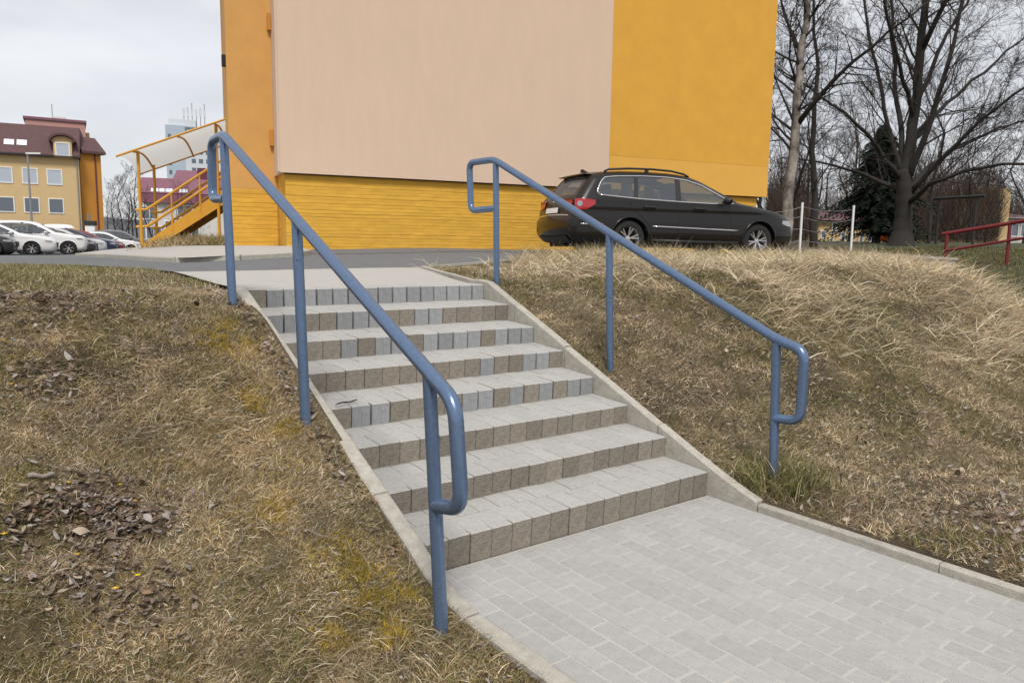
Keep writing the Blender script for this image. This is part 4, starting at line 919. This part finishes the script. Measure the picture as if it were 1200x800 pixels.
for i in range(40):
    px = 885+ (i*11 % 40)*10.2+random.uniform(-8, 8); dep = 42+(i % 5)*10+random.uniform(-3, 3)
    if abs(px-1057) < 10 and dep < 42: px += 20
    wood_tree(px, dep, i % 4, random.uniform(.75, 1.1)*(.9 if px > 1080 else 1.05), LAB, 'leafless trees of the wood')
for px, dep, k, sc in ((136, 92, 1, .8), (143, 84, 0, .85), (149, 98, 3, .9), (157, 88, 2, .75), (161, 80, 1, .9), (128, 100, 2, .7), (152, 110, 0, .9)):
    wood_tree(px, dep, k, sc, 'small leafless tree in the gap between annex and canopy', 'leafless trees beyond the car park')
for px, dep, k, sc in ((178, 40, 3, .42), (214, 44, 1, .45), (228, 42, 0, .4)):
    wood_tree(px, dep, k, sc, 'little leafless tree in front of the plum roofed house', 'leafless garden trees', 'garden_tree')
# thicket: an uncountable brown mass of brush under the wood
def brush(name, n, pxr, depr, hmax, cols, label):
    r = np.random.default_rng(3); px = r.uniform(*pxr, n); dep = r.uniform(*depr, n); kk = ~((dep < 72) & (((px > 938) & (px < 1052)) | (px > 1158))); px, dep = px[kk], dep[kk]; n = len(px)
    base = CAM+((px-600)/FPX)[:, None]*RT[None]*dep[:, None]+FW[None]*dep[:, None]; x, y = base[:, 0], base[:, 1]; z = H(x, y)
    hgt = hmax*(.25+.75*fbm(x*.12, y*.12, 3))*r.uniform(.4, 1.1, n); z0 = z+hgt*r.uniform(0, .75, n)
    d = np.stack([r.normal(0, .45, n), r.normal(0, .45, n), np.ones(n)], -1); ln = r.uniform(.5, 1.6, n); wd_ = r.uniform(.006, .02, n)*dep/45
    a = r.uniform(0, 6.28, n); s_ = np.stack([np.cos(a), np.sin(a), 0*a], -1)*wd_[:, None]; p = np.stack([x, y, z0], -1)
    V = np.stack([p-s_, p+s_, p+d*ln[:, None]], 1).reshape(-1, 3); F = np.arange(3*n).reshape(-1, 3)
    c = np.array(cols)[r.integers(0, len(cols), n)]*r.uniform(.6, 1.3, n)[:, None]
    o = link(name, arrays_mesh(name, V, None, F, np.repeat(c, 3, 0), M_['leaf'])); tag(o, label, name, kind='stuff')
brush('thicket', 110000, (890, 1290), (44, 90), 10.5, [(.075, .052, .043), (.10, .058, .052), (.05, .04, .034), (.09, .07, .04)], 'brown tangled brush under the wood beyond the lawn')

# far hills and low houses on the right
def hill(name, px0, px1, dep, py_fn, col, label):
    m = MB(); P = []
    for px in np.linspace(px0, px1, 60):
        b = at_depth(px, horizon(px), dep); zt = hz(py_fn(px), px, dep); back = at_depth(px, horizon(px), dep*1.5)
        P.append([(b[0], b[1], -8), ((b[0]*.9+back[0]*.1), (b[1]*.9+back[1]*.1), zt*.7), ((b[0]*.7+back[0]*.3), (b[1]*.7+back[1]*.3), zt), (back[0], back[1], -8)])
    o = m.grid(P).build(name, col, None, True); tag(o, label, kind='structure')
hill('hills', -250, 330, 900, lambda px: 250-6*math.sin(px*.03)-4*math.sin(px*.011+1), M_['hill'], 'low wooded hill on the horizon')
hill('hills', 860, 1500, 700, lambda px: 262-8*math.sin(px*.02), M_['hill'], 'low wooded hill behind the wood')
def far_house(px0, px1, d0, d1, pyt, pyr, mats_, label, wins, name='far_house'):
    a, hd, wd_ = frame_from(px0, px1, d0, d1, 0); pm = (px0+px1)/2; dm = (d0+d1)/2; zg = Hf(a[0], a[1])
    o = empty(name, (a[0], a[1], 0), hd, label, 'house'); zt = hz(pyt, pm, dm); m = MB(); m.box(0, wd_, 0, 8, zg-1, zt); m.build('wall', M_[mats_[0]], o)
    if pyr: m = MB(); m.prism([(-.4, zt-.1), (4, hz(pyr, pm, dm+4)), (8.4, zt-.1)], 0, -.3, wd_+.3); m.build('roof', M_[mats_[1]], o)
    for (p0, p1, q0, q1) in wins: window(o, (p0-px0)/(px1-px0)*wd_, (p1-px0)/(px1-px0)*wd_, hz(q1, pm, dm), hz(q0, pm, dm), -.02, 'glassfar', 0)
    return o
far_house(958, 1003, 62, 64, 258, 248, ('cream', 'mauve'), 'cream house with dark roof glimpsed through the white fence', [(961, 965, 272, 279), (973, 977, 262, 270), (984, 988, 274, 289), (971, 974, 281, 289)])
far_house(1004, 1050, 66, 68, 262, 252, ('cream', 'mauve3'), 'yellowish house seen under the spruce branches', [(1006, 1009, 275, 284), (1016, 1019, 276, 283), (1028, 1031, 272, 284)])
far_house(1166, 1178, 58, 58.5, 222, None, ('cream', 'mauve'), 'cream gable strip of a house behind the red railing', [])
far_house(1178.5, 1225, 60, 62, 256, 250, ('offwhite', 'mauve'), 'white house with wide windows behind the red railing', [(1182, 1189, 264, 277), (1193, 1204, 264, 277)])
# ------------------------------------------------------------------ white wire fence
f0 = at_depth(937, 293, 19.5); f1 = at_depth(997, 291, 20.5); base = Vector((f0[0], f0[1], Hf(f0[0], f0[1])))
fe = empty('wire_fence', base, 0, 'white post and wire fence behind the nose of the dark car', 'fence')
fp = []
for px, dep, pyt in ((870, 19.0, 240), (937, 19.4, 238), (997, 20.4, 241.5)):
    g = at_depth(px, 292, dep); zt = hz(pyt, px, dep); b = Vector((g[0], g[1], Hf(g[0], g[1]))); t_ = Vector((g[0], g[1], zt)); fp.append((b-base, t_-base))
    m = MB(); m.tube([b-base-Vector((0, 0, .3)), t_-base], .031, 10); m.build('post', M_['white'], fe)
for (b0_, t0_), (b1_, t1_) in zip(fp[:-1], fp[1:]):
    for f in (.08, .27, .50, .72, .92):
        p0_ = t0_.lerp(b0_, f); p1_ = t1_.lerp(b1_, f); m = MB(); m.tube([p0_.lerp(p1_, u_)-Vector((0, 0, (.03+.10*((f*7.3+b0_.x) % 1))*4*u_*(1-u_))) for u_ in np.linspace(0, 1, 9)], .006, 5); m.build('wire', M_['steel'], fe)
# carpet beating frame
c0 = at_depth(1096, 290, 31); c1 = at_depth(1139, 290, 29.5)
cf = empty('carpet_frame', (c0[0], c0[1], Hf(c0[0], c0[1])), 0, 'dark metal pipe frame with a crossbar on the lawn', 'carpet frame'); b = Vector(cf.location)
zt = hz(232.5, 1118, 30.3)
for c in (c0, c1): m = MB(); m.tube([(c[0]-b.x, c[1]-b.y, Hf(c[0], c[1])-b.z-.2), (c[0]-b.x, c[1]-b.y, zt-b.z)], .055, 8); m.build('post', M_['darksteel'], cf)
dv = Vector((c1[0]-c0[0], c1[1]-c0[1], 0)); m = MB(); m.tube([-dv*.16+Vector((0, 0, zt-b.z)), dv*1.22+Vector((0, 0, zt-b.z))], .06, 8); m.build('crossbar', M_['darksteel'], cf)
# red railing on the right
rdep = 18.0; r0_ = at_depth(1110, 300, rdep); r1_ = at_depth(1183, 290, rdep-.9); r2_ = at_depth(1262, 280, rdep-2.0)
rr0 = empty('red_railing', (r0_[0], r0_[1], Hf(r0_[0], r0_[1])), 0, 'dark red two bar railing climbing the dark lawn', 'railing'); b = Vector(rr0.location); RP = []
for px, dep, pyt, pyl in ((1110, rdep, 273.5, 293.5), (1184, rdep-.9, 261.5, 281.5), (1262, rdep-2, 249, 269)):
    t_ = Vector(at_depth(px, pyt, dep)); l_ = Vector(at_depth(px, pyl, dep)); gz = Hf(t_.x, t_.y); RP.append((t_-b, l_-b))
    m = MB(); m.tube([Vector((t_.x, t_.y, min(gz, l_.z)-.25))-b, t_-b], .04, 8); m.build('post', M_['redrail'], rr0)
ex = (RP[0][0]-RP[1][0]).normalized()*.1
m = MB(); m.tube([RP[0][0]+ex]+[p[0] for p in RP], .045, 8); m.build('top_rail', M_['redrail'], rr0); m = MB(); m.tube([p[1] for p in RP], .032, 8); m.build('lower_rail', M_['redrail'], rr0)
# low concrete wall at the foot of the lawn
w0 = at_depth(1036, 303, 15.0); w1 = at_depth(1117, 311, 14.2); zt0, zt1 = w0[2], w1[2]
cw = empty('low_wall', (w0[0], w0[1], 0), math.atan2(w1[1]-w0[1], w1[0]-w0[0]), 'low grey concrete wall end beyond the straw mound', 'wall'); lw_ = float(np.hypot(w1[0]-w0[0], w1[1]-w0[1]))
m = MB(); m.prism([(-1.5, .2), (lw_, .2), (lw_, zt1+.10), (-1.5, zt0+.12)], 1, 0, .22); m.build('wall', M_['concrete'], cw); m = MB(); m.prism([(-1.52, zt0+.121), (lw_+.02, zt1+.101), (lw_+.02, zt1+.14), (-1.52, zt0+.16)], 1, -.02, .25); m.build('coping', M_['lightpave'], cw)
# orange round play thing behind the tree
g = at_depth(1037, 290, 45); zg = Hf(g[0], g[1]); ob = empty('play_tunnel', (g[0], g[1], zg), 0, 'orange and white rounded play thing beside the big tree foot', 'play equipment')
m = MB(); m.grid([[(.62*math.sin(t_)*math.cos(a_), .62*math.sin(t_)*math.sin(a_), .62-.62*math.cos(t_)) for a_ in np.linspace(0, 6.2832, 17)] for t_ in np.linspace(.05, 1.75, 9)]); m.build('shell', M_['orangeplastic'], ob, True)
m = MB(); m.grid([[(.6*math.sin(t_)*math.cos(a_), .6*math.sin(t_)*math.sin(a_), .66-.75*math.cos(t_)) for a_ in np.linspace(0, 6.2832, 17)] for t_ in np.linspace(1.7, 3.1, 7)]); m.build('cap', M_['white'], ob, True)

# ------------------------------------------------------------------ grass, straw, moss and leaf litter
def blades(name, x, y, ln, wd_, lean, az, curl, col, label, cat, material='grass', lift=0.0, short=False):
    n = len(x); z = H(x, y)+lift-.006; p = np.stack([x, y, z], -1)
    d1 = np.stack([np.cos(az)*np.sin(lean), np.sin(az)*np.sin(lean), np.cos(lean)], -1); l2 = np.minimum(lean+curl, 1.75)
    d2 = np.stack([np.cos(az)*np.sin(l2), np.sin(az)*np.sin(l2), np.cos(l2)], -1)
    tw = rng.uniform(0, math.pi, n); sd_ = np.stack([-np.sin(az), np.cos(az), 0*az], -1); up_ = np.cross(d1, sd_); s_ = (sd_*np.cos(tw)[:, None]+up_*np.sin(tw)[:, None])*(wd_/2)[:, None]
    q = p+d1*(ln*.5)[:, None]; r_ = q+d2*(ln*.5)[:, None]
    # keep tips above the soil
    for a in (q, r_): a[:, 2] = np.maximum(a[:, 2], H(a[:, 0], a[:, 1])+.003)
    if short:
        V = np.stack([p-s_, p+s_, r_], 1).reshape(-1, 3)
        o = link(name, arrays_mesh(name, V, None, np.arange(3*n).reshape(-1, 3), np.repeat(col, 3, 0), M_[material])); tag(o, label, cat, kind='stuff'); return o
    V = np.stack([p-s_, p+s_, q+s_*.8, q-s_*.8, r_], 1).reshape(-1, 3); b = np.arange(n)*5
    F4 = np.stack([b, b+1, b+2, b+3], -1); F3 = np.stack([b+3, b+2, b+4], -1)
    o = link(name, arrays_mesh(name, V, F4, F3, np.repeat(col, 5, 0), M_[material])); tag(o, label, cat, kind='stuff'); return o
def paved(x, y):
    p = (x > -.09) & (x < 2.08) & (y < 2.66)
    p |= (y >= 2.6) & (y < 5.35) & (x > -.06+.08*(y-2.43)) & (x < 2.08+.37*(y-2.43))
    rx = np.interp(x, [-45, -6, -1.1, -.3, .12, .22, .9, 2.06, 3.15, 5, 7, 9, 12.6, 14], [10, 9.7, 9.25, 8, 6.4, 5.2, 5.1, 5, 5.5, 6.05, 6.22, 5.95, 5.25, 4.9])
    return p | ((y > rx) & (x < 13))
def scatter(n, x0, x1, y0, y1, dens=None):
    x = rng.uniform(x0, x1, n); y = rng.uniform(y0, y1, n); k = ~paved(x, y)
    if dens is not None: k &= rng.random(n) < dens(x, y)
    return x[k], y[k]
PAL = {'straw': (.57, .45, .285), 'pale': (.78, .68, .50), 'tan': (.38, .265, .152), 'brown': (.19, .125, .078), 'olive': (.28, .245, .10), 'green': (.15, .17, .06), 'dark': (.07, .07, .03), 'moss': (.54, .39, .055)}
PA = {k: np.array(v) for k, v in PAL.items()}
def pick(n, names, p):
    c = np.array([PAL[k] for k in names])[rng.choice(len(names), n, p=np.array(p)/sum(p))]; return c*rng.uniform(.5, 1.4, n)[:, None]
def mixcol(x, y, n, left):
    g = fbm(x*1.1+70, y*1.1+20, 4)+.5*(fbm(x*4+3, y*4+8, 2)-.5); gm = ss(g, .42, .62)
    dry = pick(n, ['straw', 'pale', 'tan', 'brown'], [.40, .22, .27, .11] if left else [.42, .26, .24, .08]); grn = pick(n, ['olive', 'green', 'dark', 'tan'], [.42, .26, .14, .18])
    cl = (.50+1.0*fbm(x*7+11, y*7+3, 2))*(.72+.56*fbm(x*1.9+51, y*1.9+23, 3)); dry = dry*cl[:, None]; grn = grn*(.6+.8*fbm(x*6, y*6+40, 2))[:, None]
    return np.where((rng.random(n) < gm*(.58 if left else .62)+.07)[:, None], grn, dry), gm
def on_ground(px, py):
    d = ray(px, py); t = .5
    while t < 60:
        p = CAM+d*t
        if p[2] < Hf(p[0], p[1]): return p
        t += .01
    return p
PILES = []
for px, py, rx0, ry0, am in ((105, 605, .20, .14, .75), (160, 620, .12, .08, .6), (15, 625, .10, .12, .5), (90, 675, .22, .12, .26), (170, 705, .12, .12, .26), (40, 352, .40, .4, .30), (70, 450, .12, .12, .5)):
    _p = on_ground(px, py); PILES.append((_p[0], _p[1], rx0, ry0, am))
def leafpile(x, y):
    """places where litter gathers on the left bank"""
    s_ = 0
    for (cx0, cy0, rx0, ry0, am) in PILES: s_ = s_+am*np.exp(-(((x-cx0)/rx0)**2+((y-cy0)/ry0)**2))
    s_ = s_+.12*np.exp(-(((x+.16)/.07)**2))*((y > 0) & (y < 2.6))
    return np.clip(s_*(.1+1.7*fbm(x*7, y*7, 2)), 0, 1)
def set_grass(n, box, left, lmin, lmax, wmin, wmax, lean_m, lean_s, label, name, dens=None, azb=None, colf=None, cat='grass', short=False):
    x, y = scatter(n, *box, dens); k = len(x); col, gm = mixcol(x, y, k, left)
    if colf is not None: col = colf(k)*(.55+.9*fbm(x*5+7, y*5+1, 2))[:, None]
    e = .05; gxx = (H0(x+e, y)-H0(x-e, y))/(2*e); gyy = (H0(x, y+e)-H0(x, y-e))/(2*e); down = np.arctan2(-gyy, -gxx)
    sw = 6.28*fbm(x*.8+5, y*.8+55, 2); az = np.where(rng.random(k) < .30, down+rng.normal(0, .8, k)+(sw-3.1)*.5, rng.uniform(0, 6.283, k)) if azb is None else azb(x, y, k, down)
    ln = rng.uniform(lmin, lmax, k)*(.6+.8*fbm(x*2+9, y*2+1, 2)); wd_ = rng.uniform(wmin, wmax, k); lean = np.clip(rng.normal(lean_m, lean_s, k), .1, 1.6)
    return blades(name, x, y, ln, wd_, lean, az, rng.uniform(.1, .7, k), col, label, cat, short=short)
nopile = lambda x, y: 1-.75*leafpile(x, y)
# left bank
set_grass(520000, (-3.0, -.08, -1.7, 2.7), True, .018, .055, .0018, .0042, 1.0, .45, 'short dry matted grass on the left bank', 'dry_grass', nopile, short=True)
set_grass(60000, (-2.1, -.08, -1.6, 2.7), True, .03, .075, .0016, .0034, .95, .4, 'bent dry grass blades over the turf of the left bank', 'dry_grass', nopile)
set_grass(70000, (-4.0, .2, 2.5, 9.3), True, .03, .08, .003, .007, .85, .4, 'short grass on the flat top of the left bank', 'dry_grass', short=True)
set_grass(60000, (-3.0, .15, 2.2, 9.3), True, .04, .085, .0025, .005, .6, .35, 'green grass edging the road on the left bank', 'green_grass', lambda x, y: ss(fbm(x*1.3+3, y*1.3+60, 3)+.06*(y-4), .40, .6), None, lambda k: pick(k, ['green', 'olive', 'dark', 'straw'], [.45, .3, .1, .15]))
tuft = lambda x, y: ss(fbm(x*1.7+33, y*1.7+4, 3), .50, .66)*nopile(x, y)
set_grass(42000, (-2.3, -.12, -1.7, 2.8), True, .06, .135, .0018, .0038, 1.22, .25, 'longer combed straw tufts on the left bank', 'straw_tufts', tuft, None, lambda k: pick(k, ['straw', 'pale', 'tan', 'olive'], [.42, .2, .28, .1]))
set_grass(60000, (-2.6, -.1, -1.6, 3.0), True, .02, .065, .0018, .0036, .7, .4, 'small green tufts scattered in the turf of the left bank', 'green_tufts', lambda x, y: ss(fbm(x*3.1+7, y*3.1+91, 3), .52, .64)*nopile(x, y), None, lambda k: pick(k, ['green', 'olive', 'dark'], [.45, .35, .2]))
set_grass(60000, (2.1, 7.5, -2.4, 4.5), False, .03, .09, .0026, .005, .75, .4, 'small green tufts scattered in the turf of the right bank', 'green_tufts', lambda x, y: ss(fbm(x*2.1+17, y*2.1+31, 3), .50, .64), None, lambda k: pick(k, ['green', 'olive', 'dark'], [.42, .38, .2]))
mossd = lambda x, y: np.clip(ss(fbm(x*2.3+12, y*2.3+77, 3), .44, .58)*(.3+1.4*np.exp(-((x+.45)/.30)**2)*(y < 1.6)), 0, 1)
set_grass(120000, (-1.6, -.1, -1.5, 2.0), True, .010, .028, .003, .007, .7, .5, 'mustard coloured moss patches beside the left kerb', 'moss', mossd, None, lambda k: pick(k, ['moss', 'olive', 'tan'], [.6, .25, .15]), 'moss', short=True)
MOSS = []
for px, py, rr in ((430, 690, .10), (405, 650, .09), (455, 740, .07), (330, 500, .06), (395, 745, .07), (325, 600, .06), (265, 395, .12), (480, 700, .04), (290, 470, .07)):
    _p = on_ground(px, py); MOSS.append((_p[0], _p[1], rr))
def mossc(x, y):
    m_ = 0
    for (cx0, cy0, rr) in MOSS: m_ = np.maximum(m_, np.exp(-((x-cx0)**2+(y-cy0)**2)/rr**2))
    return np.clip(1.5*m_*ss(fbm(x*14, y*14, 2), .25, .6), 0, 1)
set_grass(650000, (-1.5, -.09, -1.2, 2.2), True, .018, .040, .0035, .007, .6, .5, 'dense yellow moss cushions beside the left front post', 'moss_cushions', mossc, None, lambda k: pick(k, ['moss', 'olive', 'tan'], [.85, .10, .05]), 'moss', short=True)
# right bank
set_grass(560000, (2.06, 9.2, -2.6, 5.6), False, .025, .072, .0026, .0058, 1.0, .45, 'short dry matted grass on the right bank', 'dry_grass', short=True)
set_grass(65000, (2.06, 8.6, -2.6, 5.0), False, .04, .10, .0024, .005, 1.0, .4, 'bent dry grass blades over the turf of the right bank', 'dry_grass')
long_d = lambda x, y: ss(x+.35*y, 4.2, 6.0)*ss(fbm(x*1.1+3, y*1.1+8, 3), .34, .56)*(1-ss((x-7.9)-1.3*(y-.4), .8, 2.2))*ss(y+.3*x, 1.2, 2.6)
set_grass(120000, (3.0, 12.5, -2.2, 6.2), False, .18, .40, .0035, .007, 1.12, .28, 'long pale straw lying over the crest of the right mound', 'straw', long_d, None, lambda k: pick(k, ['straw', 'pale', 'tan', 'olive'], [.36, .50, .10, .04]), 'straw')
crest_d = lambda x, y: ss(fbm(x*1.9+3, y*1.9+18, 3), .30, .5)*np.exp(-((y-5.3+.03*x)/.8)**2)
set_grass(40000, (4.6, 11.5, 3.5, 6.1), False, .16, .38, .004, .008, .75, .3, 'rough grass along the crest in front of the dark car', 'rough_grass', crest_d, None, lambda k: pick(k, ['straw', 'pale', 'olive', 'green'], [.34, .2, .28, .18]))
set_grass(60000, (8.0, 26, -3, 9.5), False, .05, .11, .006, .012, .6, .3, 'thin dark green lawn sloping up beyond the mound', 'lawn_grass', lambda x, y: ss((x-7.9)-1.3*(y-.4), .6, 1.6), None, lambda k: pick(k, ['olive', 'dark', 'green', 'tan'], [.3, .34, .2, .16]))
set_grass(5200, (2.08, 2.95, -.62, .05), False, .12, .26, .003, .006, .55, .3, 'green grass tuft round the foot of the right front post', 'grass_tuft', lambda x, y: np.exp(-((x-2.28)/.22)**2-((y+.28)/.16)**2), lambda x, y, k, d: rng.uniform(0, 6.283, k), lambda k: pick(k, ['green', 'olive', 'dark', 'straw'], [.36, .3, .16, .18]), 'grass tuft')
# weeds by the metal stair
wx_, wy_ = [], []
g = at_depth(235, 292, 16.5); wx_ = rng.normal(g[0], .42, 3600); wy_ = rng.normal(g[1], .5, 3600); k = len(wx_)
zz = blades('weed_patch', wx_, wy_, rng.uniform(.12, .36, k), rng.uniform(.008, .016, k), np.clip(rng.normal(.6, .3, k), .1, 1.4), rng.uniform(0, 6.28, k), rng.uniform(.2, .8, k), pick(k, ['straw', 'tan', 'olive', 'green'], [.3, .3, .25, .15]), 'patch of rough weeds below the metal stair', 'weeds', 'grass', .1)
# litter
def litter(name, x, y, smin_, smax_, cols, p, label, lift):
    n = len(x); z = H(x, y)+rng.uniform(.002, lift, n); sz_ = rng.uniform(smin_, smax_, n); az = rng.uniform(0, 6.283, n); tx = rng.normal(0, .32, n); ty = rng.normal(0, .32, n)
    c, s_ = np.cos(az), np.sin(az); V = []; cl = rng.normal(0, 1.0, n); bd = rng.uniform(-.5, 1.2, n); asp = rng.uniform(.34, .62, n); sk = rng.normal(0, .18, n)
    for u_ in (-1, -.55, 0, .5, 1):
        wu = (1-abs(u_)**1.8)*.92+.10
        for v_ in (-1, 0, 1):
            th = cl*v_*1.1; rad = asp*sz_*wu*(1+rng.normal(0, .14, n)*abs(v_))
            lx = u_*sz_*(1-.12*bd*u_*u_)+sk*v_*rad; ly = rad*np.where(np.abs(th) > .05, np.sin(th)/np.where(np.abs(th) > .05, cl*1.1, 1), v_); lz = rad*np.abs(v_)*np.abs(np.sin(th*.5))*np.sign(cl)*.9+bd*sz_*u_*u_*.35+rng.normal(0, .05, n)*sz_
            lz = lz+tx*lx+ty*ly; V.append(np.stack([x+c*lx-s_*ly, y+s_*lx+c*ly, z+lz+.25*sz_*(np.abs(tx)+np.abs(ty))], -1))
    V = np.stack(V, 1).reshape(-1, 3); b = np.arange(n)*15; F4 = np.concatenate([np.stack([b+i*3+k, b+(i+1)*3+k, b+(i+1)*3+k+1, b+i*3+k+1], -1) for i in range(4) for k in range(2)])
    cc = np.array(cols)[rng.choice(len(cols), n, p=np.array(p)/sum(p))]*rng.uniform(.65, 1.2, n)[:, None]
    o = link(name, arrays_mesh(name, V, F4, None, np.repeat(cc, 15, 0)*np.tile(rng.uniform(.75, 1.15, 15), n)[:, None], M_['leaf'], True)); tag(o, label, 'leaves', kind='stuff')
LC = [(.20, .145, .105), (.28, .215, .165), (.36, .325, .295), (.11, .08, .062), (.44, .36, .27), (.25, .155, .095)]
x, y = scatter(90000, -2.2, -.08, -1.5, 3.2, leafpile); litter('leaf_litter', x, y, .006, .028, LC, [.30, .24, .18, .16, .05, .07], 'matted heaps of grey brown dead leaves on the left bank', .035)
x, y = scatter(8000, -2.2, -.1, -1.6, 5.5); litter('fallen_leaves', x, y, .005, .015, LC, [.12, .2, .15, .1, .3, .13], 'scattered dead leaves over the left bank', .035)
x, y = scatter(6500, 2.1, 7.5, -2.4, 3.5); litter('fallen_leaves', x, y, .009, .024, LC, [.12, .2, .16, .1, .3, .12], 'scattered dead leaves over the right bank', .05)
x, y = scatter(1500, 2.3, 3.6, -2.4, -.3, lambda x, y: np.exp(-((y+1.55)/.5)**2)*ss(x, 2.3, 2.8)); litter('leaf_litter', x, y, .012, .034, LC, [.26, .2, .22, .16, .08, .08], 'dead leaves caught in the hollow by the right path kerb', .05)
# twigs fallen in the grass
r_ = random.Random(4); m = MB()
for k in range(300):
    if r_.random() < .5: xx, yy = r_.uniform(-2, -.15), r_.uniform(-1.3, 2.6)
    else: xx, yy = r_.uniform(2.2, 6.5), r_.uniform(-1.8, 3.2)
    a = r_.uniform(0, 6.28); ln = r_.uniform(.05, .22); P = []; c = 0
    for j in range(4): P.append((xx, yy, Hf(xx, yy)+.018+r_.uniform(0, .02))); a += r_.gauss(0, .3); xx += math.cos(a)*ln/3; yy += math.sin(a)*ln/3
    m.tube(P, [.0019, .0016, .0013, .0008], 4, False)
o = m.build('fallen_twigs', M_['stick']); tag(o, 'thin grey twigs scattered through the grass of both banks', 'twigs', kind='stuff')
# one thicker stick, the twig lying on a step, and yellow flowers
a_, b_ = on_ground(33, 566), on_ground(66, 564); m = MB(); P = [Vector(a_).lerp(Vector(b_), u_)+Vector((0, 0, .03+.006*math.sin(u_*9))) for u_ in np.linspace(0, 1, 7)]; m.tube([p-P[0] for p in P], [.011, .012, .010, .011, .009, .010, .007], 8)
o = m.build('stick', M_['stick'], None, True); o.location = P[0]; tag(o, 'short thick grey stick lying in the left bank litter', 'stick')
s0_, s1_ = on_plane(393, 474, 2, 4*STEP_H+.02), on_plane(419, 468, 2, 4*STEP_H+.02); m = MB(); P = [Vector(s0_).lerp(Vector(s1_), u_)+Vector((0, .012*math.sin(u_*3), 4*STEP_H-s0_[2]+.018+.004*math.sin(u_*7))) for u_ in np.linspace(0, 1, 7)]; m.tube([p-P[0] for p in P], [.002, .005, .004, .006, .004, .005, .002], 7)
o = m.build('dry_twig', M_['darksteel'], None, True); o.location = P[0]; tag(o, 'thin black twig lying on the tread of the fourth step', 'twig')
FL = [(88, 656), (135, 657), (158, 592), (142, 573), (134, 695), (163, 679), (4, 631), (141, 723), (82, 570), (3, 403), (13, 455), (86, 375)]
for i, (px, py) in enumerate(FL):
    p = on_ground(px, py); o = empty('coltsfoot', p, r_.uniform(0, 6), 'small yellow coltsfoot flower in the leaf litter of the left bank', 'flower', 'yellow flowers on the left bank'); m = MB(); hgt = .022
    m.tube([(0, 0, -.02), (.004, 0, hgt*.6), (.006, 0, hgt)], .0025, 5); m.build('stem', M_['stick'], o)
    m = MB()
    for k in range(14):
        a = k*.449; rr = .014; b_ = len(m.v); m.v += [(.006+.002*math.cos(a+1.5), .002*math.sin(a+1.5), hgt), (.006-.002*math.cos(a+1.5), -.002*math.sin(a+1.5), hgt), (.006+rr*math.cos(a), rr*math.sin(a), hgt+.002)]; m.face([b_, b_+1, b_+2])
    m.tube([(.006, 0, hgt-.001), (.006, 0, hgt+.003)], .004, 8); m.build('bloom', M_['flower'], o)
